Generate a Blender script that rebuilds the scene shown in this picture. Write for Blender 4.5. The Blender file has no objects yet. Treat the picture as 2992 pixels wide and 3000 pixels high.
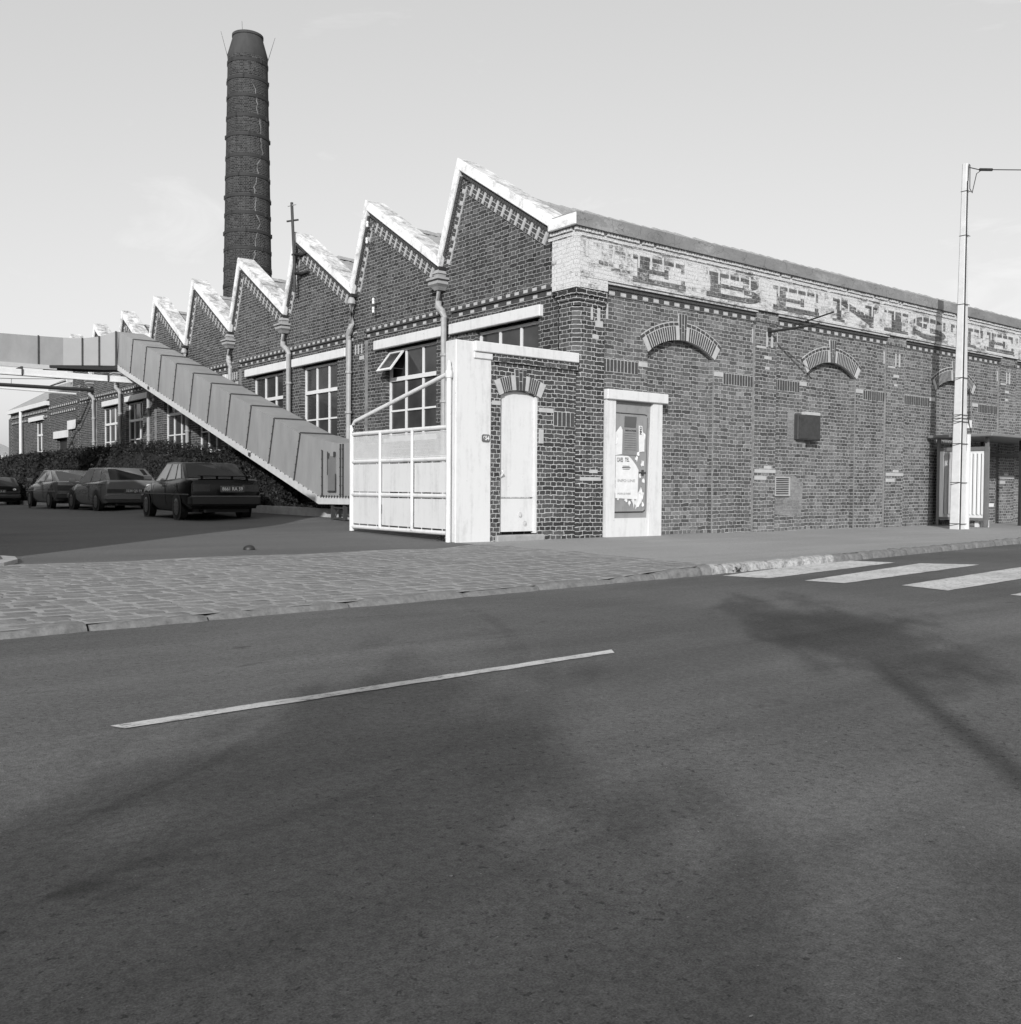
import bpy, bmesh, math, random
from mathutils import Vector, Matrix
R = math.radians
random.seed(7)
C = bpy.context.scene.collection
S = bpy.context.scene
# ------------------------------------------------------------------ camera
FPX = 2842.46
cd = bpy.data.cameras.new('camera'); cam = bpy.data.objects.new('camera', cd); C.objects.link(cam)
cd.sensor_fit = 'HORIZONTAL'; cd.sensor_width = 36.0; cd.lens = 36.0 * FPX / 2992.0
cd.clip_start = 0.05; cd.clip_end = 2000
PITCH, ROLL, YAW = -0.0250, 0.0072, 0.6699
CAMLOC = Vector((-10.1415, -11.1963, 0.78))
fw = Vector((math.sin(YAW)*math.cos(PITCH), math.cos(YAW)*math.cos(PITCH), math.sin(PITCH)))
rt = Vector((math.cos(YAW), -math.sin(YAW), 0)); up = rt.cross(fw)
rt2 = rt*math.cos(ROLL) + up*math.sin(ROLL); up2 = -rt*math.sin(ROLL) + up*math.cos(ROLL)
m = Matrix((rt2, up2, -fw)).transposed().to_4x4(); m.translation = CAMLOC
cam.matrix_world = m
S.camera = cam
# ------------------------------------------------------------------ light
SUN_EL = 22.0; SX, SY = 0.73, 0.683           # horizontal direction the light travels
w = bpy.data.worlds.new('World'); S.world = w; w.use_nodes = True
nt = w.node_tree; nt.nodes.clear()
sky = nt.nodes.new('ShaderNodeTexSky'); sky.sky_type = 'NISHITA'; sky.sun_disc = False
sky.sun_elevation = R(SUN_EL); sky.sun_rotation = math.atan2(-SX, -SY)
sky.dust_density = 3.0; sky.air_density = 1.0; sky.ozone_density = 1.0
bw = nt.nodes.new('ShaderNodeRGBToBW')        # black and white film
gam = nt.nodes.new('ShaderNodeGamma'); gam.inputs[1].default_value = 0.42
bg = nt.nodes.new('ShaderNodeBackground'); bg.inputs[1].default_value = 0.15
mul = nt.nodes.new('ShaderNodeMath'); mul.operation = 'MULTIPLY'; mul.inputs[1].default_value = 3.48
out = nt.nodes.new('ShaderNodeOutputWorld')
nt.links.new(sky.outputs[0], bw.inputs[0]); nt.links.new(bw.outputs[0], gam.inputs[0])
nt.links.new(gam.outputs[0], mul.inputs[0])
# faint wisps of high cloud
tc = nt.nodes.new('ShaderNodeTexCoord'); mp = nt.nodes.new('ShaderNodeMapping'); mp.inputs['Scale'].default_value = (2.2, 2.2, 7.0)
cn = nt.nodes.new('ShaderNodeTexNoise'); cn.inputs['Scale'].default_value = 2.6; cn.inputs['Detail'].default_value = 8; cn.inputs['Roughness'].default_value = .62; cn.inputs['Distortion'].default_value = .6
cr_ = nt.nodes.new('ShaderNodeValToRGB'); cr_.color_ramp.elements[0].position = .60; cr_.color_ramp.elements[0].color = (1, 1, 1, 1); cr_.color_ramp.elements[1].position = .80; cr_.color_ramp.elements[1].color = (1.13, 1.13, 1.13, 1)
cm = nt.nodes.new('ShaderNodeMath'); cm.operation = 'MULTIPLY'
nt.links.new(tc.outputs['Generated'], mp.inputs[0]); nt.links.new(mp.outputs[0], cn.inputs['Vector']); nt.links.new(cn.outputs['Fac'], cr_.inputs[0])
nt.links.new(mul.outputs[0], cm.inputs[0]); nt.links.new(cr_.outputs[0], cm.inputs[1]); nt.links.new(cm.outputs[0], bg.inputs[0])
nt.links.new(bg.outputs[0], out.inputs[0])
ld = bpy.data.lights.new('sun', 'SUN'); ld.energy = 5.0; ld.angle = R(0.5); ld.color = (1, 1, 1)
sun = bpy.data.objects.new('sun', ld); C.objects.link(sun)
sd = Vector((SX*math.cos(R(SUN_EL)), SY*math.cos(R(SUN_EL)), -math.sin(R(SUN_EL))))
sun.rotation_euler = sd.to_track_quat('-Z', 'Y').to_euler()
sun.location = (-30, -30, 25)
S.view_settings.view_transform = 'Standard'; S.view_settings.look = 'None'
S.view_settings.exposure = -0.15; S.view_settings.gamma = 1.0
# ------------------------------------------------------------------ materials
def newmat(name):
    ma = bpy.data.materials.new(name); ma.use_nodes = True
    n = ma.node_tree; n.nodes.clear()
    o = n.nodes.new('ShaderNodeOutputMaterial'); b = n.nodes.new('ShaderNodeBsdfPrincipled')
    n.links.new(b.outputs[0], o.inputs[0])
    return ma, n, b
def N(n, t, **k):
    x = n.nodes.new(t)
    for a, v in k.items():
        if a.startswith('i_'):
            key = a[2:]
            key = int(key) if key.isdigit() else key.replace('_', ' ')
            x.inputs[key].default_value = v
        else: setattr(x, a, v)
    return x
def g3(v): return (v, v, v, 1)
def noise(n, vec, scale, detail=4, rough=.6, dist=0.):
    x = N(n, 'ShaderNodeTexNoise'); x.inputs['Scale'].default_value = scale
    x.inputs['Detail'].default_value = detail; x.inputs['Roughness'].default_value = rough
    x.inputs['Distortion'].default_value = dist
    if vec is not None: n.links.new(vec, x.inputs['Vector'])
    return x.outputs['Fac']
def ramp(n, fac, pts):
    x = N(n, 'ShaderNodeValToRGB'); e = x.color_ramp.elements
    while len(e) < len(pts): e.new(.5)
    for k, (p, v) in enumerate(pts):
        e[k].position = p; e[k].color = g3(v)
    n.links.new(fac, x.inputs[0]); return x.outputs[0]
def mixc(n, fac, a, b, mode='MIX'):
    x = N(n, 'ShaderNodeMix', data_type='RGBA', blend_type=mode)
    for sock, v in ((0, fac), (6, a), (7, b)):
        if hasattr(v, 'is_linked') or hasattr(v, 'links'): n.links.new(v, x.inputs[sock])
        else: x.inputs[sock].default_value = v if sock == 0 else (g3(v) if not isinstance(v, tuple) else v)
    return x.outputs[2]
def mth(n, op, a, b=None):
    x = N(n, 'ShaderNodeMath', operation=op)
    for k, v in ((0, a), (1, b)):
        if v is None: continue
        if hasattr(v, 'links'): n.links.new(v, x.inputs[k])
        else: x.inputs[k].default_value = v
    return x.outputs[0]
def bump(n, b, h, strength, dist=.01):
    x = N(n, 'ShaderNodeBump'); x.inputs['Strength'].default_value = strength; x.inputs['Distance'].default_value = dist
    n.links.new(h, x.inputs['Height']); n.links.new(x.outputs[0], b.inputs['Normal'])
def coords(n, kind='UV'):
    return N(n, 'ShaderNodeTexCoord').outputs[kind]
def scaled(n, vec, s):
    x = N(n, 'ShaderNodeMapping'); x.inputs['Scale'].default_value = s; n.links.new(vec, x.inputs[0]); return x.outputs[0]
MATS = {}
def plain(name, v, rough=.6, var=.15, scale=6., metal=0., spec=None, bmp=0., vscale=None):
    if name in MATS: return MATS[name]
    ma, n, b = newmat(name); co = coords(n, 'Object')
    if vscale: co = scaled(n, co, vscale)
    f = noise(n, co, scale, 6, .65)
    c = ramp(n, f, [(.25, v*(1-var)), (.75, v*(1+var))])
    n.links.new(c, b.inputs['Base Color']); b.inputs['Roughness'].default_value = rough; b.inputs['Metallic'].default_value = metal
    if spec is not None: b.inputs['Specular IOR Level'].default_value = spec
    if bmp: bump(n, b, noise(n, co, scale*8, 4), bmp, .01)
    MATS[name] = ma; return ma
def brick_nodes(n, bw_=.22, rh=.067, ms=.0085, wob=.020):
    uv = coords(n, 'UV')
    ns = N(n, 'ShaderNodeTexNoise'); ns.inputs['Scale'].default_value = 13; ns.inputs['Detail'].default_value = 3
    n.links.new(uv, ns.inputs['Vector'])
    sub = N(n, 'ShaderNodeVectorMath', operation='SUBTRACT'); n.links.new(ns.outputs['Color'], sub.inputs[0]); sub.inputs[1].default_value = (.5, .5, .5)
    sc = N(n, 'ShaderNodeVectorMath', operation='SCALE'); n.links.new(sub.outputs[0], sc.inputs[0]); sc.inputs['Scale'].default_value = wob*2
    ad = N(n, 'ShaderNodeVectorMath', operation='ADD'); n.links.new(uv, ad.inputs[0]); n.links.new(sc.outputs[0], ad.inputs[1])
    ns2 = N(n, 'ShaderNodeTexNoise'); ns2.inputs['Scale'].default_value = 1.1; ns2.inputs['Detail'].default_value = 2
    n.links.new(uv, ns2.inputs['Vector'])
    sub2 = N(n, 'ShaderNodeVectorMath', operation='SUBTRACT'); n.links.new(ns2.outputs['Color'], sub2.inputs[0]); sub2.inputs[1].default_value = (.5, .5, .5)
    sc2 = N(n, 'ShaderNodeVectorMath', operation='SCALE'); n.links.new(sub2.outputs[0], sc2.inputs[0]); sc2.inputs['Scale'].default_value = .05
    ad2 = N(n, 'ShaderNodeVectorMath', operation='ADD'); n.links.new(ad.outputs[0], ad2.inputs[0]); n.links.new(sc2.outputs[0], ad2.inputs[1])
    br = N(n, 'ShaderNodeTexBrick', offset=.5, offset_frequency=2, squash=.5, squash_frequency=2)
    br.inputs['Scale'].default_value = 1; br.inputs['Brick Width'].default_value = bw_; br.inputs['Row Height'].default_value = rh
    br.inputs['Mortar Size'].default_value = ms; br.inputs['Mortar Smooth'].default_value = .55
    br.inputs['Color1'].default_value = g3(0); br.inputs['Color2'].default_value = g3(1); br.inputs['Mortar'].default_value = g3(.5)
    n.links.new(ad2.outputs[0], br.inputs['Vector'])
    return uv, br.outputs['Color'], br.outputs['Fac']
def brickmat(name, lo, hi, mortar, stain=.5, ms=.0055, bw_=.22, rh=.067, paint=None, dirt=0.):
    if name in MATS: return MATS[name]
    ma, n, b = newmat(name)
    uv, rnd, fac = brick_nodes(n, bw_, rh, ms)
    bc = ramp(n, rnd, [(0, lo*.72), (.12, lo), (.5, (lo+hi)*.48), (.86, hi), (1, hi*1.3)])
    f1 = noise(n, uv, 22, 5, .7); bc = mixc(n, 1., bc, ramp(n, f1, [(.3, .7), (.7, 1.25)]), 'MULTIPLY')
    f2 = noise(n, uv, .55, 4, .6); big = ramp(n, f2, [(.3, 1-stain*.6), (.7, 1+stain*.4)])
    bc = mixc(n, 1., bc, big, 'MULTIPLY')
    f3 = noise(n, scaled(n, uv, (2.6, .35, 1)), 1.0, 6, .7, .3); bc = mixc(n, 1., bc, ramp(n, f3, [(.32, 1-stain*.55), (.55, 1.05)]), 'MULTIPLY')
    mo = ramp(n, noise(n, uv, 5, 5, .7), [(.22, mortar*.42), (.48, mortar*.95), (.8, mortar*1.3)])
    col = mixc(n, fac, bc, mo)
    if paint:
        pv, cover = paint
        a = noise(n, scaled(n, uv, (1, 2.2, 1)), 1.3, 8, .72, .4)
        a2 = noise(n, scaled(n, uv, (1, 2.5, 1)), 14, 5, .75)
        t = mth(n, 'ADD', mth(n, 'MULTIPLY', a, 1.0), mth(n, 'MULTIPLY', a2, .55))
        t = mth(n, 'ADD', t, mth(n, 'MULTIPLY', rnd, -.16))
        t = mth(n, 'ADD', t, mth(n, 'MULTIPLY', fac, .10))
        mask = ramp(n, t, [(1.0-cover-.10, 0), (1.0-cover+.07, 1)])
        pc = ramp(n, noise(n, uv, 30, 4, .7), [(.25, pv*.72), (.7, pv*1.1)])
        col = mixc(n, mask, col, pc)
    n.links.new(col, b.inputs['Base Color']); b.inputs['Roughness'].default_value = .9
    b.inputs['Specular IOR Level'].default_value = .25
    h = mth(n, 'ADD', mth(n, 'MULTIPLY', fac, -1.), mth(n, 'MULTIPLY', noise(n, uv, 45, 4, .7), .55))
    h = mth(n, 'ADD', h, mth(n, 'MULTIPLY', rnd, .35))
    bump(n, b, h, .75, .012)
    MATS[name] = ma; return ma
M_BR = brickmat('street_brick', .080, .150, .385, ms=.0064)
M_BRG = brickmat('gable_brick', .036, .074, .37, ms=.0060)
M_BRD = brickmat('old_dark_brick', .036, .075, .42, ms=.0072)
M_PNT = brickmat('worn_white_painted_brick', .07, .13, .40, paint=(.54, .37), ms=.006)
M_PNW = brickmat('white_painted_brick', .08, .14, .42, paint=(.56, .44), ms=.006)
M_LET = brickmat('dark_painted_brick', .07, .115, .20, paint=(.48, .14))
M_CHM = brickmat('chimney_brick', .016, .040, .17, ms=.007, bw_=.25, rh=.085)
M_FAR = brickmat('far_brick', .08, .14, .35)
M_DKB = plain('dark_brick_piece', .058, .9, .35, 18, spec=.2, bmp=.4)
M_MOR = plain('mortar', .37, .95, .3, 9, spec=.1)
M_JNT = plain('pale_joint', .20, .95, .4, 5, spec=.1)
M_STN = plain('white_stone', .38, .85, .15, 7, spec=.2)
M_WHT = plain('white_paint', .60, .6, .06, 3, spec=.3)

M_PIP = plain('grey_painted_pipe', .30, .5, .15, 8, spec=.3)
M_GLS = plain('dark_glass', .040, .10, .6, 1.1, spec=.45)
M_BLK = plain('black_iron', .02, .55, .3, 20)
M_RST = plain('dark_rusty_steel', .035, .7, .4, 14)
M_GAL = plain('grey_gallery_panel', .26, .42, .16, 2.2, spec=.4, bmp=.08, vscale=(1, 1.6, .5))
M_GAL2 = plain('pale_gallery_panel', .37, .42, .07, 1.3, spec=.4)
M_GALT = plain('grey_gallery_roof', .24, .5, .18, 2.)
M_POL = plain('pole_concrete', .52, .9, .12, 5, spec=.15, bmp=.3)
M_TYR = plain('tyre_rubber', .012, .85, .2, 20)
M_RIM = plain('wheel_cover', .16, .35, .15, 10, metal=.4)
M_CHR = plain('bright_trim', .5, .25, .1, 10, metal=.8)
M_LGT = plain('tail_light', .05, .2, .3, 30)
M_PAP = plain('paper', .60, .9, .12, 9, spec=.1)
M_PAPG = plain('grey_paper', .20, .8, .2, 9, spec=.1)
M_INK = plain('ink', .03, .8, .2, 30, spec=.1)
M_SHD = plain('shelter_frame_grey', .13, .45, .15, 10)
M_SHG = plain('shelter_grey_panel', .34, .5, .1, 10)
M_ENM = plain('enamel_blue', .10, .3, .1, 20)
def grimy(name, v, rough=.8, amt=.5, st=(6, 6, .7)):
    if name in MATS: return MATS[name]
    ma, n, b = newmat(name); co = coords(n, 'Object')
    a = noise(n, scaled(n, co, st), 1.6, 8, .7, .4); d = noise(n, co, 16, 6, .75); e = noise(n, co, 2.4, 5, .65)
    t = mth(n, 'ADD', mth(n, 'MULTIPLY', a, .55), mth(n, 'ADD', mth(n, 'MULTIPLY', d, .2), mth(n, 'MULTIPLY', e, .25)))
    c = ramp(n, t, [(.28, v*(1-amt)), (.40, v*(1-amt*.38)), (.50, v), (.8, v*1.04)])
    chip = noise(n, scaled(n, co, (1, 1, 1.3)), 13, 3, .55)
    c = mixc(n, ramp(n, chip, [(.24, .8), (.265, 0)]), c, v*.45)
    n.links.new(c, b.inputs['Base Color']); b.inputs['Roughness'].default_value = rough; b.inputs['Specular IOR Level'].default_value = .2
    bump(n, b, d, .35, .01); MATS[name] = ma; return ma
def coping_mat():
    ma, n, b = newmat('weathered_white_coping'); co = coords(n, 'Object')
    geo = N(n, 'ShaderNodeNewGeometry'); sx = N(n, 'ShaderNodeSeparateXYZ'); n.links.new(geo.outputs['Normal'], sx.inputs[0])
    a = noise(n, co, 2.2, 10, .75, .6); d = noise(n, scaled(n, co, (1, 1, 1)), 9, 8, .8)
    t = mth(n, 'ADD', mth(n, 'MULTIPLY', a, .6), mth(n, 'MULTIPLY', d, .4))
    topm = mth(n, 'GREATER_THAN', sx.outputs[2], .3)
    t = mth(n, 'ADD', t, mth(n, 'MULTIPLY', topm, -.075))
    c = ramp(n, t, [(.33, .16), (.42, .45), (.50, .68), (.8, .76)])
    n.links.new(c, b.inputs['Base Color']); b.inputs['Roughness'].default_value = .85; b.inputs['Specular IOR Level'].default_value = .2
    bump(n, b, d, .3, .01); return ma
M_COP = coping_mat()
M_RND = grimy('white_render', .56, .85, .42)
M_LNT = grimy('white_lintel_paint', .58, .75, .35)
M_PLT = grimy('grey_steel_plate', .235, .5, .5, (4, 4, 1))
M_DOR = grimy('white_door_paint', .56, .6, .35, (5, 5, .5))
M_GAT = grimy('white_gate_paint', .60, .5, .42)
def cornice_mat():
    ma, n, b = newmat('stained_cornice_concrete'); co = coords(n, 'Object')
    a = noise(n, scaled(n, co, (.6, 1, 1.2)), 1.5, 9, .7, .3); d = noise(n, co, 24, 5, .7)
    t = mth(n, 'ADD', mth(n, 'MULTIPLY', a, .75), mth(n, 'MULTIPLY', d, .25))
    c = ramp(n, t, [(.32, .10), (.45, .17), (.55, .20), (.62, .27), (.8, .33)])
    v = N(n, 'ShaderNodeTexVoronoi', feature='DISTANCE_TO_EDGE'); v.inputs['Scale'].default_value = 1.6
    nz = N(n, 'ShaderNodeTexNoise'); nz.inputs['Scale'].default_value = 3; n.links.new(co, nz.inputs['Vector'])
    ad = N(n, 'ShaderNodeVectorMath', operation='ADD'); n.links.new(co, ad.inputs[0]); n.links.new(nz.outputs['Color'], ad.inputs[1])
    n.links.new(ad.outputs[0], v.inputs['Vector'])
    cr = ramp(n, v.outputs['Distance'], [(0, .45), (.012, 1)])
    c = mixc(n, 1., c, cr, 'MULTIPLY')
    n.links.new(c, b.inputs['Base Color']); b.inputs['Roughness'].default_value = .9; b.inputs['Specular IOR Level'].default_value = .2
    bump(n, b, d, .3, .01); return ma
M_COR = cornice_mat()
def tile_mat():
    ma, n, b = newmat('roof_tile'); co = coords(n, 'Object')
    c = ramp(n, noise(n, co, 5, 8, .7), [(.3, .20), (.7, .36)])
    n.links.new(c, b.inputs['Base Color']); b.inputs['Roughness'].default_value = .9; b.inputs['Specular IOR Level'].default_value = .2
    bump(n, b, noise(n, co, 30, 4), .3, .01); return ma
M_TIL = tile_mat()
def asphalt(name, base, var, stain=True, agg=.5):
    ma, n, b = newmat(name); co = coords(n, 'Object')
    a = noise(n, co, 55, 4, .85); a2 = noise(n, co, 210, 2, .6)
    t = mth(n, 'ADD', mth(n, 'MULTIPLY', a, .55), mth(n, 'MULTIPLY', a2, .45))
    c = ramp(n, t, [(.33, base*(1-agg*1.25)), (.5, base), (.64, base*(1+agg*1.15))])
    l = noise(n, co, .33, 5, .6, .5); l2 = noise(n, scaled(n, co, (.25, 2.2, 1)), .8, 5, .65, .3)
    c = mixc(n, 1., c, ramp(n, l, [(.3, 1-var), (.7, 1+var)]), 'MULTIPLY')
    c = mixc(n, 1., c, ramp(n, l2, [(.3, 1-var*.8), (.7, 1+var*.8)]), 'MULTIPLY')
    if stain:
        # sparse oil spots and repaired patches
        s = noise(n, scaled(n, co, (.7, 1.6, 1)), 2.2, 3, .55, .2)
        c = mixc(n, 1., c, ramp(n, s, [(.235, .55), (.30, 1)]), 'MULTIPLY')
        sp = noise(n, scaled(n, co, (1, 1.4, 1)), 9, 2, .5)
        c = mixc(n, 1., c, ramp(n, sp, [(.165, .4), (.19, 1)]), 'MULTIPLY')
        pt_ = noise(n, co, 42, 3, .6); pz_ = noise(n, co, .7, 3, .6); pm_ = mth(n, 'ADD', pt_, mth(n, 'MULTIPLY', pz_, -.22)); c = mixc(n, 1., c, ramp(n, pm_, [(.205, .5), (.245, 1)]), 'MULTIPLY')
        sp2 = noise(n, co, 60, 2, .5)
        c = mixc(n, ramp(n, sp2, [(.74, 0), (.77, 1)]), c, base*3)
    n.links.new(c, b.inputs['Base Color']); b.inputs['Roughness'].default_value = .85; b.inputs['Specular IOR Level'].default_value = .25
    bump(n, b, t, .8, .008); return ma
M_ROAD = asphalt('road_asphalt', .092, .24)
M_YARD = asphalt('yard_asphalt', .113, .12)
M_WALK = asphalt('pavement_asphalt', .265, .10, True, .3)
M_GRD = asphalt('ground_gravel', .12, .2, False)
def cobble_mat():
    ma, n, b = newmat('cobblestone'); co = coords(n, 'Object'); gi = N(n, 'ShaderNodeNewGeometry')
    st = ramp(n, gi.outputs['Random Per Island'], [(0, .165), (.5, .185), (1, .21)])
    f = noise(n, co, 34, 6, .75); st = mixc(n, 1., st, ramp(n, f, [(.3, .68), (.7, 1.25)]), 'MULTIPLY')
    st = mixc(n, 1., st, ramp(n, noise(n, co, 1.1, 4, .6), [(.3, .82), (.7, 1.12)]), 'MULTIPLY')
    n.links.new(st, b.inputs['Base Color']); b.inputs['Roughness'].default_value = .85; b.inputs['Specular IOR Level'].default_value = .25
    bump(n, b, f, .5, .01); return ma
M_COB = cobble_mat(); M_CJT = plain('cobble_joint', .265, .95, .35, 9, spec=.1, bmp=.3)
def kerb_mat():
    ma, n, b = newmat('kerb_granite'); co = coords(n, 'Object')
    sx = N(n, 'ShaderNodeSeparateXYZ'); n.links.new(co, sx.inputs[0])
    base = ramp(n, noise(n, co, 14, 8, .75), [(.3, .09), (.7, .20)])
    pm = mth(n, 'MULTIPLY', mth(n, 'GREATER_THAN', sx.outputs[0], -2.35), mth(n, 'LESS_THAN', sx.outputs[0], .25))
    wm = mth(n, 'MULTIPLY', pm, ramp(n, noise(n, co, 13, 8, .8), [(.38, 0), (.62, .85)]))
    c = mixc(n, wm, base, .46)
    n.links.new(c, b.inputs['Base Color']); b.inputs['Roughness'].default_value = .9; b.inputs['Specular IOR Level'].default_value = .2
    bump(n, b, noise(n, co, 25, 5), .6, .012); return ma
M_KRB = kerb_mat()
def road_paint():
    ma, n, b = newmat('worn_road_paint'); co = coords(n, 'Object')
    c = ramp(n, noise(n, co, 120, 4, .8), [(.3, .38), (.6, .56)])
    c = mixc(n, 1., c, ramp(n, noise(n, co, 2.5, 6, .7), [(.3, .72), (.6, 1.05)]), 'MULTIPLY')
    c = mixc(n, ramp(n, noise(n, scaled(n, co, (.8, 1.5, 1)), 17, 7, .8), [(.36, .9), (.47, .1), (.6, 0)]), c, .10)
    n.links.new(c, b.inputs['Base Color']); b.inputs['Roughness'].default_value = .8
    bump(n, b, noise(n, co, 150, 3), .3, .004); return ma
M_RPT = road_paint()
def leaf_mat(name, lo, hi):
    ma, n, b = newmat(name); co = coords(n, 'Object')
    c = ramp(n, noise(n, co, 7, 4), [(.3, lo), (.7, hi)])
    n.links.new(c, b.inputs['Base Color']); b.inputs['Roughness'].default_value = .6; b.inputs['Specular IOR Level'].default_value = .25
    return ma
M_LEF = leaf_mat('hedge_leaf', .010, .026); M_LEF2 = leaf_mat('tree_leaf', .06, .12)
M_BRK = plain('bark', .07, .9, .3, 15, bmp=.4)
def carpaint(name, v, sp=.3):
    ma, n, b = newmat(name); co = coords(n, 'Object')
    c = ramp(n, noise(n, co, 2.5, 4), [(.3, v*.85), (.7, v*1.12)])
    n.links.new(c, b.inputs['Base Color']); b.inputs['Roughness'].default_value = .22; b.inputs['Coat Weight'].default_value = sp*.8; b.inputs['Specular IOR Level'].default_value = sp
    b.inputs['Coat Roughness'].default_value = .08; return ma
M_C1 = carpaint('dark_car_paint', .005, .16); M_C2 = carpaint('grey_car_paint', .15, .55); M_C3 = carpaint('mid_grey_car_paint', .10, .55); M_C4 = carpaint('black_car_paint', .014)
M_BMP = plain('bumper_plastic', .035, .6, .1, 10); M_BMD = plain('dark_bumper', .010, .5, .1, 10); M_BMG = plain('grey_bumper', .12, .6, .1, 10)
# ------------------------------------------------------------------ mesh helpers
class MB:
    def __init__(s, uvo=(0, 0)): s.v = []; s.f = []; s.m = []; s.uvo = uvo
    def add(s, vs, fs, mi=0):
        o = len(s.v); s.v += [tuple(p) for p in vs]
        for f in fs: s.f.append([o+i for i in f]); s.m.append(mi)
        return s
    def quad(s, a, b, c, d, mi=0): return s.add([a, b, c, d], [(0, 1, 2, 3)], mi)
    def box(s, x0, x1, y0, y1, z0, z1, mi=0):
        return s.add([(x0, y0, z0), (x1, y0, z0), (x1, y1, z0), (x0, y1, z0), (x0, y0, z1), (x1, y0, z1), (x1, y1, z1), (x0, y1, z1)],
                     [(0, 3, 2, 1), (4, 5, 6, 7), (0, 1, 5, 4), (1, 2, 6, 5), (2, 3, 7, 6), (3, 0, 4, 7)], mi)
    def cbox(s, x0, x1, y0, y1, z0, z1, mi=0, b=.006):
        # box with bevelled edges
        b = min(b, (x1-x0)*.4, (y1-y0)*.4, (z1-z0)*.4)
        bm = bmesh.new(); bmesh.ops.create_cube(bm, size=1)
        for v in bm.verts: v.co = Vector(((x0+x1)/2+v.co.x*(x1-x0), (y0+y1)/2+v.co.y*(y1-y0), (z0+z1)/2+v.co.z*(z1-z0)))
        bmesh.ops.bevel(bm, geom=list(bm.edges), offset=b, segments=1, affect='EDGES')
        bm.verts.index_update(); s.add([v.co[:] for v in bm.verts], [[v.index for v in f.verts] for f in bm.faces], mi); bm.free(); return s
    def prism(s, pts, d, mi=0):
        # pts: closed polygon of 3-d points, extruded by vector d
        n = len(pts); a = [Vector(p) for p in pts]; d = Vector(d); bb = [p+d for p in a]
        return s.add(a+bb, [tuple(range(n))[::-1], tuple(range(n, 2*n))] + [(i, (i+1) % n, n+(i+1) % n, n+i) for i in range(n)], mi)
    def tube(s, pts, r, n=8, mi=0, cap=True):
        P = [Vector(p) for p in pts]; rings = []
        rr = r if isinstance(r, (list, tuple)) else [r]*len(P)
        for i, p in enumerate(P):
            t = (P[min(i+1, len(P)-1)]-P[max(i-1, 0)]).normalized()
            a = t.cross(Vector((0, 0, 1)))
            if a.length < 1e-3: a = t.cross(Vector((1, 0, 0)))
            a.normalize(); b = t.cross(a)
            rings.append([p+(a*math.cos(2*math.pi*k/n)+b*math.sin(2*math.pi*k/n))*rr[i] for k in range(n)])
        o = sum(rings, []); fs = []
        for i in range(len(P)-1):
            for k in range(n): fs.append((i*n+k, i*n+(k+1) % n, (i+1)*n+(k+1) % n, (i+1)*n+k))
        if cap: fs += [tuple(range(n))[::-1], tuple(range((len(P)-1)*n, len(P)*n))]
        return s.add(o, fs, mi)
    def lathe(s, cx, cy, prof, n=24, mi=0, cap=True):
        o = []; fs = []
        for r, z in prof: o += [(cx+r*math.cos(2*math.pi*k/n), cy+r*math.sin(2*math.pi*k/n), z) for k in range(n)]
        for i in range(len(prof)-1):
            for k in range(n): fs.append((i*n+k, i*n+(k+1) % n, (i+1)*n+(k+1) % n, (i+1)*n+k))
        if cap: fs += [tuple(range(n))[::-1], tuple(range((len(prof)-1)*n, len(prof)*n))]
        return s.add(o, fs, mi)
    def build(s, name, mats, parent=None, smooth=False, uvpolar=None, sharp=35):
        me = bpy.data.meshes.new(name)
        off = Vector((0, 0, 0))
        if parent is not None: off = Vector(parent.get('_org', (0, 0, 0)))
        me.from_pydata([tuple(Vector(p)-off) for p in s.v], [], s.f)
        for ma in (mats if isinstance(mats, (list, tuple)) else [mats]): me.materials.append(ma)
        me.polygons.foreach_set('material_index', s.m)
        uvl = me.uv_layers.new(name='UVMap')
        for p in me.polygons:
            nx, ny, nz = p.normal
            for li in p.loop_indices:
                x, y, z = Vector(me.vertices[me.loops[li].vertex_index].co)+off
                if uvpolar:
                    a = math.atan2(y-uvpolar[1], x-uvpolar[0]); pc = math.atan2(p.center.y+off.y-uvpolar[1], p.center.x+off.x-uvpolar[0])
                    while a-pc > math.pi: a -= 2*math.pi
                    while a-pc < -math.pi: a += 2*math.pi
                    uvl.data[li].uv = (a*uvpolar[2], z)
                elif abs(nz) > .75: uvl.data[li].uv = (x+s.uvo[0], y+s.uvo[1])
                elif abs(nx) > abs(ny): uvl.data[li].uv = (y+s.uvo[0], z+s.uvo[1])
                else: uvl.data[li].uv = (x+s.uvo[0], z+s.uvo[1])
        if smooth:
            me.polygons.foreach_set('use_smooth', [True]*len(me.polygons)); me.set_sharp_from_angle(angle=R(sharp))
        me.update()
        o = bpy.data.objects.new(name, me); C.objects.link(o)
        if parent is not None:
            o.parent = parent; o['_org'] = tuple(off)
        return o
def tag(o, label, cat, group=None):
    o['label'] = label; o['category'] = cat
    if group: o['group'] = group
    return o
def thing(name, loc, label, cat, group=None, rz=0):
    o = bpy.data.objects.new(name, None); C.objects.link(o); o.location = loc; o.rotation_euler = (0, 0, rz)
    o.empty_display_size = .2; o['_org'] = tuple(loc)
    return tag(o, label, cat, group)
def struct(o): o['kind'] = 'structure'; return o
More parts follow.
